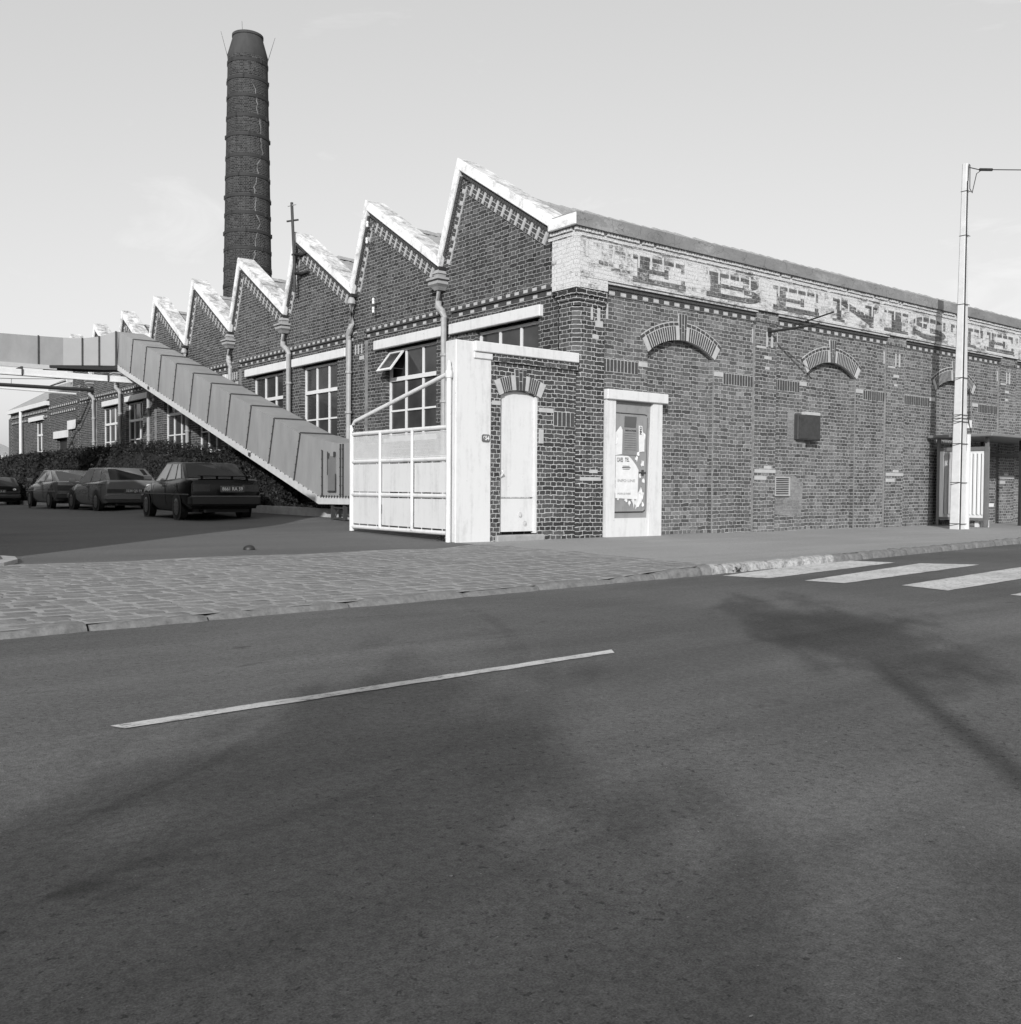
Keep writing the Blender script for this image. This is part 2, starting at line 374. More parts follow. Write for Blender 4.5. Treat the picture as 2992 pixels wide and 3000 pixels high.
def text_mesh(txt, size, width=None, bold=.0):
    cu = bpy.data.curves.new('txt', 'FONT'); cu.body = txt; cu.size = size; cu.align_x = 'CENTER'; cu.align_y = 'CENTER'; cu.offset = bold
    o = bpy.data.objects.new('txt', cu); C.objects.link(o)
    dg = bpy.context.evaluated_depsgraph_get(); me = o.evaluated_get(dg).to_mesh()
    vs = [v.co.copy() for v in me.vertices]; fs = [list(p.vertices) for p in me.polygons]
    o.evaluated_get(dg).to_mesh_clear(); bpy.data.objects.remove(o); bpy.data.curves.remove(cu)
    if width and vs:
        w0 = max(v.x for v in vs)-min(v.x for v in vs)
        for v in vs: v.x *= width/w0
    return vs, fs
def add_text(mb, txt, size, org, xdir, zdir, width=None, mi=0, bold=0.):
    vs, fs = text_mesh(txt, size, width, bold); org, xd, zd = Vector(org), Vector(xdir), Vector(zdir)
    mb.add([org+xd*v.x+zd*v.y for v in vs], fs, mi); return mb
# ------------------------------------------------------------------ ground
def kerb_y(x):
    P = [(-40, -8.0), (-14, -5.45), (-6.5, -4.98), (-2.3, -4.68), (2, -4.24), (6.7, -3.75), (14, -3.2), (40, -1.2)]
    for (a, b), (c, d) in zip(P, P[1:]):
        if x <= c: return b+(d-b)*(x-a)/(c-a)
    return P[-1][1]
def kerb_z(x):      # dropped in front of the yard entrance
    t = max(0, min(1, (-2.7-x)/1.2))
    return -.050*t-.008
mb = MB(); mb.quad((-300, -300, -.16), (300, -300, -.16), (300, 300, -.16), (-300, 300, -.16)); struct(mb.build('ground', M_GRD))
mb = MB(); mb.quad((-120, -19, -.1), (120, -19, -.1), (120, 4, -.1), (-120, -1, -.1))
mb = MB(); xs = [-120, -40]+[i for i in range(-14, 41, 2)]+[120]
for a, b in zip(xs, xs[1:]): mb.quad((a, -19.5, -.1), (b, -19.5, -.1), (b, kerb_y(b)+.03, -.1), (a, kerb_y(a)+.03, -.1))
struct(mb.build('road', M_ROAD))
mb = MB(); mb.box(-120, 120, -24, -19.5, -.14, .02); struct(mb.build('pavement', M_WALK))
# kerb stones
mb = MB(); x = -15.0
while x < 24:
    L = random.uniform(.55, 1.1) if x < -3 else random.uniform(.28, .62)
    a, b = x+.008, x+L-.008
    za = kerb_z(a)+random.uniform(-.012, .008); zb = kerb_z(b)+random.uniform(-.012, .008)
    ya, yb = kerb_y(a)+random.uniform(-.01, .01), kerb_y(b)+random.uniform(-.01, .01)
    bt = -.12; c = .028
    nseg = 7; prof = []
    for k in range(nseg+1):
        t = k/nseg; xx = a+(b-a)*t; e = .018 if k in (0, nseg) else 0
        y0 = ya+(yb-ya)*t+e+random.uniform(-.014, .014); z1 = za+(zb-za)*t-e*.7+random.uniform(-.011, .005)
        prof.append([(xx, y0, bt), (xx, y0+.01, z1-c), (xx, y0+.01+c, z1), (xx, y0+.12, z1+.006), (xx, y0+.12, bt)])
    o = sum(prof, []); fs = []
    for k in range(nseg):
        for j in range(4): fs.append((k*5+j, k*5+j+1, (k+1)*5+j+1, (k+1)*5+j)[::-1])
    fs += [(0, 1, 2, 3, 4), tuple(range(nseg*5, nseg*5+5))[::-1]]
    mb.add(o, fs); x += L
struct(mb.build('kerb', M_KRB, smooth=True, sharp=50))
# apron of cobbles, with an uneven surface
def cob_z(x, y):
    t = max(0, min(1, (y-kerb_y(x)-.15)/2.5)); return (kerb_z(x)-.003)*(1-t)+.012*math.sin(x*3.1+y*1.7)*math.sin(y*2.3)*t*.6
def cob_top(x): return -.92 if x < -3.2 else -.92+(x+3.2)*.42
mb = MB(); nx, ny = 60, 16; pts = []
for i in range(nx+1):
    x = -15+12.87*i/nx; y0 = kerb_y(x)+.09; y1 = cob_top(x)+.02
    for j in range(ny+1):
        y = y0+(y1-y0)*j/ny; pts.append((x, y, cob_z(x, y)-.0015))
mb.add(pts, [(i*(ny+1)+j, (i+1)*(ny+1)+j, (i+1)*(ny+1)+j+1, i*(ny+1)+j+1) for i in range(nx) for j in range(ny)], 1)
random.seed(77)
r = 0
while r < 31:
    x = -15+random.uniform(0, .2); wv = random.uniform(-.012, .012)
    while x < -2.05:
        L = random.choice((.16, .2, .22, .25, .28))*random.uniform(.92, 1.08); xm = x+L/2
        yc = kerb_y(xm)+.19+r*.140+wv+.012*math.sin(xm*1.3+r)
        if yc+.085 < cob_top(xm)+random.uniform(-.03, .09) and xm < -2.16:
            g_ = random.uniform(.008, .018); hw, hh = L/2-g_, .070-g_*.7; tz = random.uniform(-.003, .003); tl = random.uniform(-.006, .006)
            lo, hi = [], []
            for qx, qy in ((1, -.55), (1, .55), (.86, 1), (0, 1.03), (-.86, 1), (-1, .55), (-1, -.55), (-.86, -1), (0, -1.03), (.86, -1)):
                px, py = hw*qx+random.uniform(-.007, .007), hh*qy+random.uniform(-.006, .006)
                z = cob_z(xm+px, yc+py)
                lo.append((xm+px, yc+py, z-.008)); hi.append((xm+px*.93, yc+py*.91, z+.0005+tz*.6+tl*px))
            n0 = 10; mb.add(lo+hi+[(xm+random.uniform(-.02, .02), yc, cob_z(xm, yc)+.0025+tz*.6)], [(k, (k+1) % n0, n0+(k+1) % n0, n0+k) for k in range(n0)]+[(n0+k, n0+(k+1) % n0, 2*n0) for k in range(n0)], 0)
        x += L
    r += 1
struct(mb.build('cobbled_apron', [M_COB, M_CJT], smooth=True, sharp=40))
# pavement in front of the factory
mb = MB(); xs = [-2.28+.0, -2.15]+[-2+.5*i for i in range(0, 60)]
pts = []; 
for x in xs:
    y0 = kerb_y(x)+.10; z0 = kerb_z(x)-.002
    for j in range(9):
        t = j/8; pts.append((x, y0+(.3-y0)*t, z0*(1-t)-.006+.006*t+.004*math.sin(x*2+j)))
mb.add(pts, [(i*9+j, (i+1)*9+j, (i+1)*9+j+1, i*9+j+1) for i in range(len(xs)-1) for j in range(8)])
struct(mb.build('pavement', M_WALK, smooth=True))
# yard
YS = [-1.2, 0, 3, 6, 10, 16, 20, 36, 60, 110]; ZL = [-.012, 0, .05, .08, .08, .06, .04, -.15, -.15, -.15]; ZR = [-.012, 0, .06, .16, .17, .14, .1, -.12, -.15, -.15]
def yard_z(x, y):
    t = max(0, min(1, (x+3)/2.0)); t = t*t*(3-2*t)
    for k in range(len(YS)-1):
        if y <= YS[k+1]:
            s = max(0, (y-YS[k])/(YS[k+1]-YS[k])); return (ZL[k]+(ZL[k+1]-ZL[k])*s)*(1-t)+(ZR[k]+(ZR[k+1]-ZR[k])*s)*t
    return ZL[-1]
mb = MB(); xs = [-30, -20, -15, -12, -10, -8, -6, -5, -4, -3.5, -3, -2.6, -2.3, -1.9, -1.5, -1.2, -.9, 0, .3]; ysg = [-1.2, -.9, -.6, -.3, 0]+[.5*i for i in range(1, 40)]+[20+2*i for i in range(0, 46)]
pts = [(x, y, yard_z(x, y)+(-.002 if y < -.85 else .003)) for x in xs for y in ysg]; k = len(ysg)
mb.add(pts, [(i*k+j, (i+1)*k+j, (i+1)*k+j+1, i*k+j+1) for i in range(len(xs)-1) for j in range(k-1) if not (ysg[j] < -.01 and xs[i] >= -2.3)])
struct(mb.build('yard', M_YARD, smooth=True))
# traffic island edge at the left
mb = MB(); ar = [(-9.6, .55), (-8.6, .52), (-8.12, .30), (-7.94, -.18), (-8.0, -.60), (-8.2, -1.0), (-8.7, -1.3), (-9.6, -1.42)]
inn = [(x-.13*(1 if abs(x+8) < .4 else .2), y-(.12 if y > 0 else -.12 if y < -.7 else 0)) for x, y in ar]
for (a, b), (c, d), (e, f), (g_, h) in zip(ar, ar[1:], inn, inn[1:]):
    mb.quad((a, b, .035), (c, d, .035), (g_, h, .04), (e, f, .04)); mb.quad((a, b, -.03), (c, d, -.03), (c, d, .035), (a, b, .035))
struct(mb.build('kerb', plain('pale_kerb', .34, .9, .2, 9, bmp=.3)))
mb = MB(); mb.add([(x, y, .037) for x, y in inn], [tuple(range(len(inn)))[::-1]]); struct(mb.build('pavement', M_YARD))
# markings
def marking(pts, z=-.096):
    mb = MB(); n = len(pts)
    mb.add([(x, y, z) for x, y in pts], [tuple(range(n))]); return struct(mb.build('road_marking', M_RPT))
def stripe(a, b, c, d, n=24, jit=.012):
    L = [(a[0]+(b[0]-a[0])*k/n+0, a[1]+(b[1]-a[1])*k/n+random.uniform(-jit, jit)*.5) for k in range(n+1)]
    U = [(d[0]+(c[0]-d[0])*k/n+0, d[1]+(c[1]-d[1])*k/n+random.uniform(-jit, jit)*.5) for k in range(n+1)]
    mb = MB(); mb.add([(x, y, -.096) for x, y in L]+[(x, y, -.096) for x, y in U], [(k, k+1, n+2+k, n+1+k) for k in range(n)])
    return struct(mb.build('road_marking', M_RPT))
stripe((-9.07, -7.615), (-6.5, -7.50), (-6.44, -7.42), (-9.1, -7.54))
stripe((-2.19, -5.28), (.86, -4.86), (.62, -4.25), (-2.36, -4.84))
stripe((-2.0, -6.0), (1.42, -5.62), (1.0, -5.1), (-2.1, -5.63))
stripe((-1.83, -6.91), (1.8, -6.60), (1.7, -6.05), (-1.73, -6.42))
stripe((-1.75, -7.9), (1.9, -7.6), (1.9, -7.05), (-1.72, -7.40))
def mark_mat():
    ma, n, b = newmat('tyre_rubber_mark'); co = coords(n, 'Object')
    b.inputs['Base Color'].default_value = g3(.035); b.inputs['Roughness'].default_value = .8
    tr = n.nodes.new('ShaderNodeBsdfTransparent'); mx = n.nodes.new('ShaderNodeMixShader'); uv = coords(n, 'UV'); sp = N(n, 'ShaderNodeSeparateXYZ'); n.links.new(uv, sp.inputs[0])
    e = ramp(n, sp.outputs[0], [(0, 0), (.3, 1), (.7, 1), (1, 0)]); e2 = ramp(n, sp.outputs[1], [(0, 0), (.25, 1), (.7, .8), (1, 0)])
    f = mth(n, 'MULTIPLY', mth(n, 'MULTIPLY', e, e2), ramp(n, noise(n, co, 5, 5, .7), [(.3, .02), (.7, .19)]))
    n.links.new(f, mx.inputs[0]); n.links.new(tr.outputs[0], mx.inputs[1]); n.links.new(b.outputs[0], mx.inputs[2])
    o = [x for x in n.nodes if x.type == 'OUTPUT_MATERIAL'][0]; n.links.new(mx.outputs[0], o.inputs[0]); return ma
M_MRK = mark_mat()
def tyre_mark(pts, w_, z=-.0975):
    mb = MB(); P = [Vector((x, y, z)) for x, y in pts]; vs = []; n = len(P)
    for i, p in enumerate(P):
        t_ = (P[min(i+1, n-1)]-P[max(i-1, 0)]).normalized(); nn = Vector((-t_.y, t_.x, 0)); vs += [p-nn*w_/2, p+nn*w_/2]
    mb.add(vs, [(2*i, 2*i+2, 2*i+3, 2*i+1) for i in range(n-1)]); o = struct(mb.build('tyre_mark', M_MRK))
    uvl = o.data.uv_layers[0]
    for p in o.data.polygons:
        for li in p.loop_indices: vi = o.data.loops[li].vertex_index; uvl.data[li].uv = (vi % 2, (vi//2)/(n-1))
def gp(u, v, z=-.1):
    d = fw + rt2*((u-1496)/FPX) + up2*((1500-v)/FPX); k = (z-CAMLOC.z)/d.z; g = CAMLOC+d*k; return (g.x, g.y)
DD = 2992/1927
tyre_mark([gp(u*DD, v*DD) for u, v in ((845, 1128), (890, 1150), (930, 1170), (958, 1192), (975, 1215), (983, 1240), (975, 1275), (955, 1310), (920, 1350))], .13)
tyre_mark([gp(u*DD, v*DD) for u, v in ((900, 1208), (950, 1203), (1010, 1196), (1065, 1190))], .07)
tyre_mark([gp(u*DD, v*DD) for u, v in ((20, 1740), (260, 1620), (500, 1560), (700, 1490), (840, 1420), (930, 1330))], .09)
tyre_mark([gp(u*DD, v*DD) for u, v in ((60, 1580), (220, 1520), (400, 1440), (560, 1340), (640, 1250))], .07)
tyre_mark([gp(u*DD, v*DD) for u, v in ((0, 1312), (90, 1306), (180, 1300))], .05)
tyre_mark([gp(u*DD, v*DD) for u, v in ((1340, 1140), (1420, 1137), (1480, 1131))], .06)
# ------------------------------------------------------------------ factory
P_ = 3.28; NT = 9; Y1 = 3.12; YB = lambda i: .49+P_*i        # right valley of tooth i (0-based)
WX = .06                                                      # wall face of the yard facade
fac = thing('factory_building', (0, 0, 0), 'long brick factory with sawtooth gables, white copings and faded lettering on its street wall', 'factory')
ZIN, ZV = 6.45, 4.84
def topz(y):     # brick line under the copings
    i = max(0, min(NT-1, int(math.floor((y-.49)/P_)))); yb = YB(i); ya = yb+2.63
    if y <= ya: return ZV+(ZIN-ZV)*(y-yb)/2.63
    return ZIN-(ZIN-ZV)*(y-ya)/.65
wins = []        # (y0, y1, z0, z1)
for i in range(NT):
    c = YB(i)
    if i == 0: wins.append((.98, 2.72, 1.75, 3.56))
    elif i % 2 == 1: wins.append((3.95+6.56*(i-1)/2, 5.78+6.56*(i-1)/2, 1.75, 3.56))
    elif i < 8: wins.append((7.80+6.56*(i-2)/2, 9.54+6.56*(i-2)/2, 1.75, 3.56))
def wall_y(breaks, holes, x, tz, mb, depth=.16):
    ys = sorted(set([round(b, 4) for b in breaks]+[round(h[k], 4) for h in holes for k in (0, 1)]))
    for a, b in zip(ys, ys[1:]):
        h = next((h for h in holes if h[0]-1e-3 <= a and b <= h[1]+1e-3), None)
        if h:
            mb.quad((x, b, 0-.2), (x, a, -.2), (x, a, h[2]), (x, b, h[2])); mb.quad((x, b, h[3]), (x, a, h[3]), (x, a, tz(a)), (x, b, tz(b)))
            mb.quad((x, a, h[2]), (x+depth, a, h[2]), (x+depth, a, h[3]), (x, a, h[3])); mb.quad((x, b, h[2]), (x, b, h[3]), (x+depth, b, h[3]), (x+depth, b, h[2]))
            mb.quad((x, a, h[3]), (x+depth, a, h[3]), (x+depth, b, h[3]), (x, b, h[3])); mb.quad((x, a, h[2]), (x, b, h[2]), (x+depth, b, h[2]), (x+depth, a, h[2]))
        else:
            mb.quad((x, b, -.2), (x, a, -.2), (x, a, tz(a)), (x, b, tz(b)))
mb = MB(); br = []
for i in range(NT): br += [YB(i), YB(i)+2.63]
br.append(28.3)
wall_y(br, wins, WX, topz, mb)
mb.build('yard_wall', M_BRG, fac)
# gable courses: toothed corbel band, one per bay
def band_y(y0, y1):
    mb = MB()
    n = max(1, int((y1-y0)/.115)); s = (y1-y0)/n
    for k in range(n):
        a = y0+k*s
        mb.box(WX-.045, WX+.02, a+.004, a+s-.004, 3.985, 4.04, 1 if k % 2 else 2)
        mb.box(WX-.03, WX+.02, a+.004, a+s-.004, 3.872, 3.922, 2 if k % 3 == 1 else 1)
    mb.box(WX-.062, WX+.02, y0, y1, 3.955, 3.985, 1); mb.box(WX-.03, WX+.02, y0, y1, 3.925, 3.953, 1); mb.box(WX-.02, WX+.01, y0, y1, 3.86, 4.05, 0)
    mb.build('corbel_band', [M_MOR, M_DKB, M_STN], fac)
for i in range(0, NT):
    a = .52 if i == 0 else (YB(i)+.0); b = YB(i)+P_
    if i % 2 == 1: a += .02; b -= .33
    elif i > 0: a += .06
    if i % 2 == 0: b -= .05
    if i == 0: b = 3.42
    if i % 2 == 0 and i > 0: a = YB(i)+.02-.0+.0+(.0)
    if i % 2 == 0 and i > 0: a = 6.93+6.56*(i-2)/2
    if i % 2 == 1: b = min(b, 6.46+6.56*(i-1)/2)
    if i == 8: b = 28.25
    band_y(a, b)
# brick decor under the copings of each gable
def gable_decor(i):
    mb = MB(); x0 = WX
    def strip(p, q, off0, off1, pitch, kind):
        # strip running from p to q in the (y, z) plane, lying off0..off1 below it
        p, q = Vector(p), Vector(q); d = (q-p); L = d.length; d.normalize(); nrm = Vector((-d[1], d[0]))
        if nrm[1] > 0: nrm = -nrm
        if kind == 'steep' and nrm[0] > 0: nrm = -nrm
        def P3(t, o, x): v = p+d*t+nrm*o; return (x, v[0], v[1])
        mb.prism([P3(0, off0, x0-.019), P3(L, off0, x0-.019), P3(L, off1, x0-.019), P3(0, off1, x0-.019)], (.02, 0, 0), 0)
        t = .02
        while t < L-.02:
            if kind == 'long':
                mb.prism([P3(t, off0+.005, x0-.028), P3(t+.045, off0+.005, x0-.028), P3(t+.045, off1-.01, x0-.028), P3(t, off1-.01, x0-.028)], (.02, 0, 0), 2)
                h = (off1-off0)/3; a, b = t+.058, min(L, t+pitch-.010)
                if b > a+.03:
                    for r in range(3):
                        o0, o1 = off0+h*r+.006, off0+h*(r+1)-.006
                        cuts = [a, (a+b)/2, b] if r % 2 == 0 else [a, b]
                        for u, v in zip(cuts, cuts[1:]):
                            mb.prism([P3(u+.008, o0+.002, x0-.024), P3(v-.008, o0+.002, x0-.024), P3(v-.008, o1-.002, x0-.024), P3(u+.008, o1-.002, x0-.024)], (.02, 0, 0), 1)
            elif kind == 'head':
                mb.prism([P3(t, off0, x0-.05), P3(min(L, t+.058), off0, x0-.05), P3(min(L, t+.058), off1, x0-.05), P3(t, off1, x0-.05)], (.05, 0, 0), 1)
            else:
                for r, (ms_) in enumerate((2, 1, 1)):
                    u = t+r*pitch/3; v = min(L, u+pitch/3-.012)
                    if v > u+.02: mb.prism([P3(u, off0+.006, x0-.024), P3(v, off0+.006, x0-.024), P3(v, off1-(.0 if r == 0 else .035), x0-.024), P3(u, off1-(0 if r == 0 else .035), x0-.024)], (.02, 0, 0), ms_)
            t += pitch if kind != 'head' else .068
    yb = YB(i); ya = yb+2.63
    s = Vector((2.63, ZIN-ZV)); s.normalize()
    A = Vector((ya, ZIN)); 
    def along(t): return (yb+2.63*t, ZV+(ZIN-ZV)*t)
    def sal(t): return (ya+.65*(1-t), ZV+(ZIN-ZV)*t)
    strip(along(.04), along(.97), .0, .075, .068, 'head')
    strip(along(.07), along(.885), .085, .30, .215, 'long')
    strip(sal(.12), sal(.96), .0, .085, .068, 'steep' if False else 'head')
    strip(sal(.06), sal(.865), .13, .25, .21, 'steep')
    mb.build('gable_brickwork', [M_MOR, M_DKB, M_STN], fac)
for i in range(NT-1): gable_decor(i)
# copings
def coping(i):
    yb = YB(i); ya = yb+2.63
    IN = [(yb, ZV), (ya, ZIN), (ya+.65, ZV)]
    if i == 0: IN[0] = (yb-.05, ZV-.03)
    oa = (ya+.06, ZIN+.24)
    dz = .20; dy = .16
    OUTR = (yb+(.02 if i == 0 else .14), ZV+dz+(.02 if i == 0 else .09)); OUTL = (ya+.65+.04, ZV+.22)
    x0, x1 = -.035, .43
    mb = MB()
    mb.prism([(x0, *IN[0]), (x0, *IN[1]), (x0, *oa), (x0, *OUTR)][::-1], (x1-x0, 0, 0))
    mb.prism([(x0, *IN[1]), (x0, *IN[2]), (x0, *OUTL), (x0, *oa)][::-1], (x1-x0, 0, 0))
    o = mb.build('coping', M_COP, fac)
    bm = bmesh.new(); bm.from_mesh(o.data); bmesh.ops.remove_doubles(bm, verts=bm.verts, dist=1e-4)
    bmesh.ops.bevel(bm, geom=list(bm.edges), offset=.012, segments=2, affect='EDGES'); bm.to_mesh(o.data); bm.free()
for i in range(NT): coping(i)
# roofs: tiled long slope, glazed steep slope, ridge of round caps
def roof(i):
    mb = MB(); yb = YB(i); ya = yb+2.63; L = 26; rows = 15 if i < 2 else 9
    y0, z0, y1, z1 = (yb-.2 if i == 0 else yb+.02), 4.82, ya+.03, 6.21
    ncol = 130 if i < 3 else 40
    for r in range(rows):
        t0, t1 = r/rows, (r+1)/rows+.006
        a = (y0+(y1-y0)*t0, z0+(z1-z0)*t0+.035); b = (y0+(y1-y0)*t1, z0+(z1-z0)*t1)
        vs = []
        for c in range(ncol*2+1):
            x = .42+L*c/(ncol*2); h = .016*(c % 2)+random.uniform(-.006, .006)
            vs += [(x, a[0], a[1]+h-.045), (x, a[0], a[1]+h), (x, b[0], b[1]+h)]
        mb.add(vs, [f for c in range(ncol*2) for f in ((c*3, c*3+3, c*3+4, c*3+1), (c*3+1, c*3+4, c*3+5, c*3+2))])
    mb.quad((.42, y1, z1), (.42+L, y1, z1), (.42+L, ya+.62, 4.84), (.42, ya+.62, 4.84), 1)
    ro = mb.build('roof', [M_TIL, M_GLS], fac)
    mc = MB(); x = .44
    while x < (24 if i == 0 else 9):
        d = random.uniform(-.012, .012); n = 8
        vs = []
        for k in range(n+1):
            a = math.pi*k/n
            for xx, r in ((x, .105), (x+.34, .085)): vs.append((xx, y1+math.cos(a)*r*1.2, z1-.02+math.sin(a)*r+d))
        mc.add(vs, [(k*2, k*2+2, k*2+3, k*2+1) for k in range(n)]+[tuple(range(0, 2*n+2, 2))])
        x += .325
    mc.build('ridge_tiles', M_TIL, ro, smooth=True)
for i in range(NT): roof(i)
# pilasters on the yard side
for y0, y1 in ((6.50, 6.90), (13.0, 13.42), (19.58, 20.0), (26.1, 26.5)):
    mb = MB((.07, .02)); mb.box(-.015, WX+.01, y0, y1, -.2, 3.86); mb.box(-.03, WX+.01, y0-.02, y1+.02, 3.80, 4.0); mb.box(.0, WX+.01, y0-.016, y0-.001, -.2, 3.8, 2)
    for a in (.08, .22, .34): mb.box(-.02, 0, y0+a, y0+a+.05, 3.55, 3.75, 1)
    mb.box(-.02, 0, y0+.0, y0+.2, 3.42, 3.5, 1); mb.build('pilaster', [M_BRG, M_STN, M_JNT], fac)
# lintels, windows
LNT = [(.87, 3.45), (3.60, 6.14), (7.33, 9.91), (10.2, 12.62), (13.85, 16.45), (16.76, 19.2), (20.15, 22.61), (23.0, 25.24)]
for a, b in LNT:
    mb = MB(); mb.cbox(-.02, WX+.12, a, b, 3.56, 3.75, b=.012); mb.build('lintel', M_LNT, fac)
def window(y0, y1, z0, z1, x, parent, open_vent=None, cols=3):
    mb = MB(); z1 -= .03; f = .05; d = .05; zt = z1-.60; zr = [z0, z0+(zt-z0)*.47, zt, z1]
    mb.box(x, x+d, y0, y0+f, z0, z1); mb.box(x, x+d, y1-f, y1, z0, z1); mb.box(x, x+d, y0+f, y1-f, z1-f, z1); mb.box(x, x+d, y0+f, y1-f, z0, z0+f)
    mb.box(x-.015, x+d, y0+f, y1-f, zt-.035, zt+.045); 
    cw = (y1-y0)/cols
    for k in range(1, cols):
        mb.box(x+.002, x+d-.002, y0+cw*k-.025, y0+cw*k+.025, z0+f, zt-.035); mb.box(x+.002, x+d-.002, y0+cw*k-.025, y0+cw*k+.025, zt+.045, z1-f)
    for k in range(cols):
        mb.box(x+.004, x+d-.004, y0+cw*k+(f if k == 0 else .025), y0+cw*(k+1)-(f if k == cols-1 else .025), zr[1]-.018, zr[1]+.018)
    mb.box(x-.12, x+.05, y0-.03, y1+.03, z0-.07, z0, 0)
    fr = mb.build('window', M_WHT, parent)
    g = MB(); g.quad((x+.03, y1, z0), (x+.03, y0, z0), (x+.03, y0, zt), (x+.03, y1, zt))
    for k in range(cols):
        if k == open_vent: continue
        g.quad((x+.03, y0+cw*(k+1), zt), (x+.03, y0+cw*k, zt), (x+.03, y0+cw*k, z1), (x+.03, y0+cw*(k+1), z1))
    g.build('pane', M_GLS, fr)
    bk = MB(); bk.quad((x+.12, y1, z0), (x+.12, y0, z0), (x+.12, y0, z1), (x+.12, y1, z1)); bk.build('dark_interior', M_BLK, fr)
    if open_vent is not None:
        a, b = y0+cw*open_vent+.05, y0+cw*(open_vent+1)-.03; h = .52; ang = R(38)
        def Q(t, s, o=0): return (x-.0-math.sin(ang)*(h*t)-o*math.cos(ang), a+(b-a)*s, z1-.05-math.cos(ang)*h*t+o*math.sin(ang))
        v = MB()
        for (t0, t1, s0, s1) in ((0, .1, 0, 1), (.9, 1, 0, 1), (.1, .9, 0, .09), (.1, .9, .91, 1)):
            v.prism([Q(t0, s0), Q(t1, s0), Q(t1, s1), Q(t0, s1)], Vector(Q(0, 0, .03))-Vector(Q(0, 0)))
        cs = v.build('casement', M_WHT, fr)
        v = MB(); v.quad(Q(.1, .09, .015), Q(.9, .09, .015), Q(.9, .91, .015), Q(.1, .91, .015))
        v.box(x-.3, x, a+.02, a+.035, z1-.42, z1-.405); v.build('vent_pane', M_GLS, fr)
for k, (a, b, c, d) in enumerate(wins):
    window(a, b, c, d, WX+.10, fac, open_vent=2 if k == 1 else None)
# tilted vent bar of the third window
# downpipes with hoppers
def downpipe(y, hopper, zb=.15, jog=0., yb=None, big=True):
    mb = MB(); x = -.05; r = .062 if big else .05
    yl = y+jog; pts = [(x, y, 4.62), (x, y, 4.2), (x-.02, y+jog*.1, 4.10), (x-.02, yl-jog*.1, 3.98), (x, yl, 3.88), (x, yl, zb)]
    mb.tube(pts, [r, r, r, r, r*.95, r*.9], 10)
    for z in (3.2, 2.35, 1.4, .6): mb.lathe(x, yl, [(r*1.0, z-.03), (r*1.22, z-.02), (r*1.22, z+.02), (r*1.0, z+.03)], 10, cap=False)
    o = mb.build('downpipe', M_PIP, fac, smooth=True)
    if hopper:
        h = MB()
        for (w0, w1, z0, z1) in ((.07, .12, 4.40, 4.46), (.12, .17, 4.46, 4.50), (.17, .17, 4.50, 4.55), (.14, .14, 4.55, 4.58), (.20, .20, 4.58, 4.62), (.07, .09, 4.62, 4.70), (.11, .06, 4.70, 4.77)):
            w0 *= .78; w1 *= .78; h.add([(x-w0, y-w0*1.2, z0), (WX-.005, y-w0*1.2, z0), (WX-.005, y+w0*1.2, z0), (x-w0, y+w0*1.2, z0), (x-w1, y-w1*1.2, z1), (WX-.005, y-w1*1.2, z1), (WX-.005, y+w1*1.2, z1), (x-w1, y+w1*1.2, z1)],
                  [(0, 3, 2, 1), (4, 5, 6, 7), (0, 1, 5, 4), (1, 2, 6, 5), (2, 3, 7, 6), (3, 0, 4, 7)])
        h.build('hopper', M_PIP, o)
    else:
        h = MB(); h.lathe(x, y, [(.05, 4.60), (.09, 4.62), (.09, 4.68), (.05, 4.76)], 10); h.build('hopper', M_PIP, o, smooth=True)
    mb = MB(); mb.box(-.09, WX, y-.07, y+.07, 4.76, 4.83); mb.build('gutter_outlet', M_BLK, o)
downpipe(3.72, True, jog=-.18); downpipe(6.98, False, jog=.12); downpipe(10.28, True, jog=-.3); downpipe(13.55, True, jog=-.1)
downpipe(16.85, False, jog=-.25); downpipe(20.1, True, jog=-.1); downpipe(23.4, True, jog=-.45); downpipe(26.6, True, jog=-.5)
# porcelain insulators on the second gable
for (y, z) in ((6.30, 6.15), (6.32, 5.82), (6.05, 4.55), (6.05, 4.37)):
    mb = MB(); mb.lathe(-.07, y, [(.012, z-.07), (.025, z-.06), (.028, z-.02), (.02, z), (.03, z+.02), (.026, z+.05), (.01, z+.06)], 8, 0)
    mb.tube([(WX, y-.06, z-.06), (-.07, y-.03, z-.09), (-.07, y, z-.06)], .008, 5, 1)
    mb.build('insulator', [M_WHT, M_BLK], fac, smooth=True)
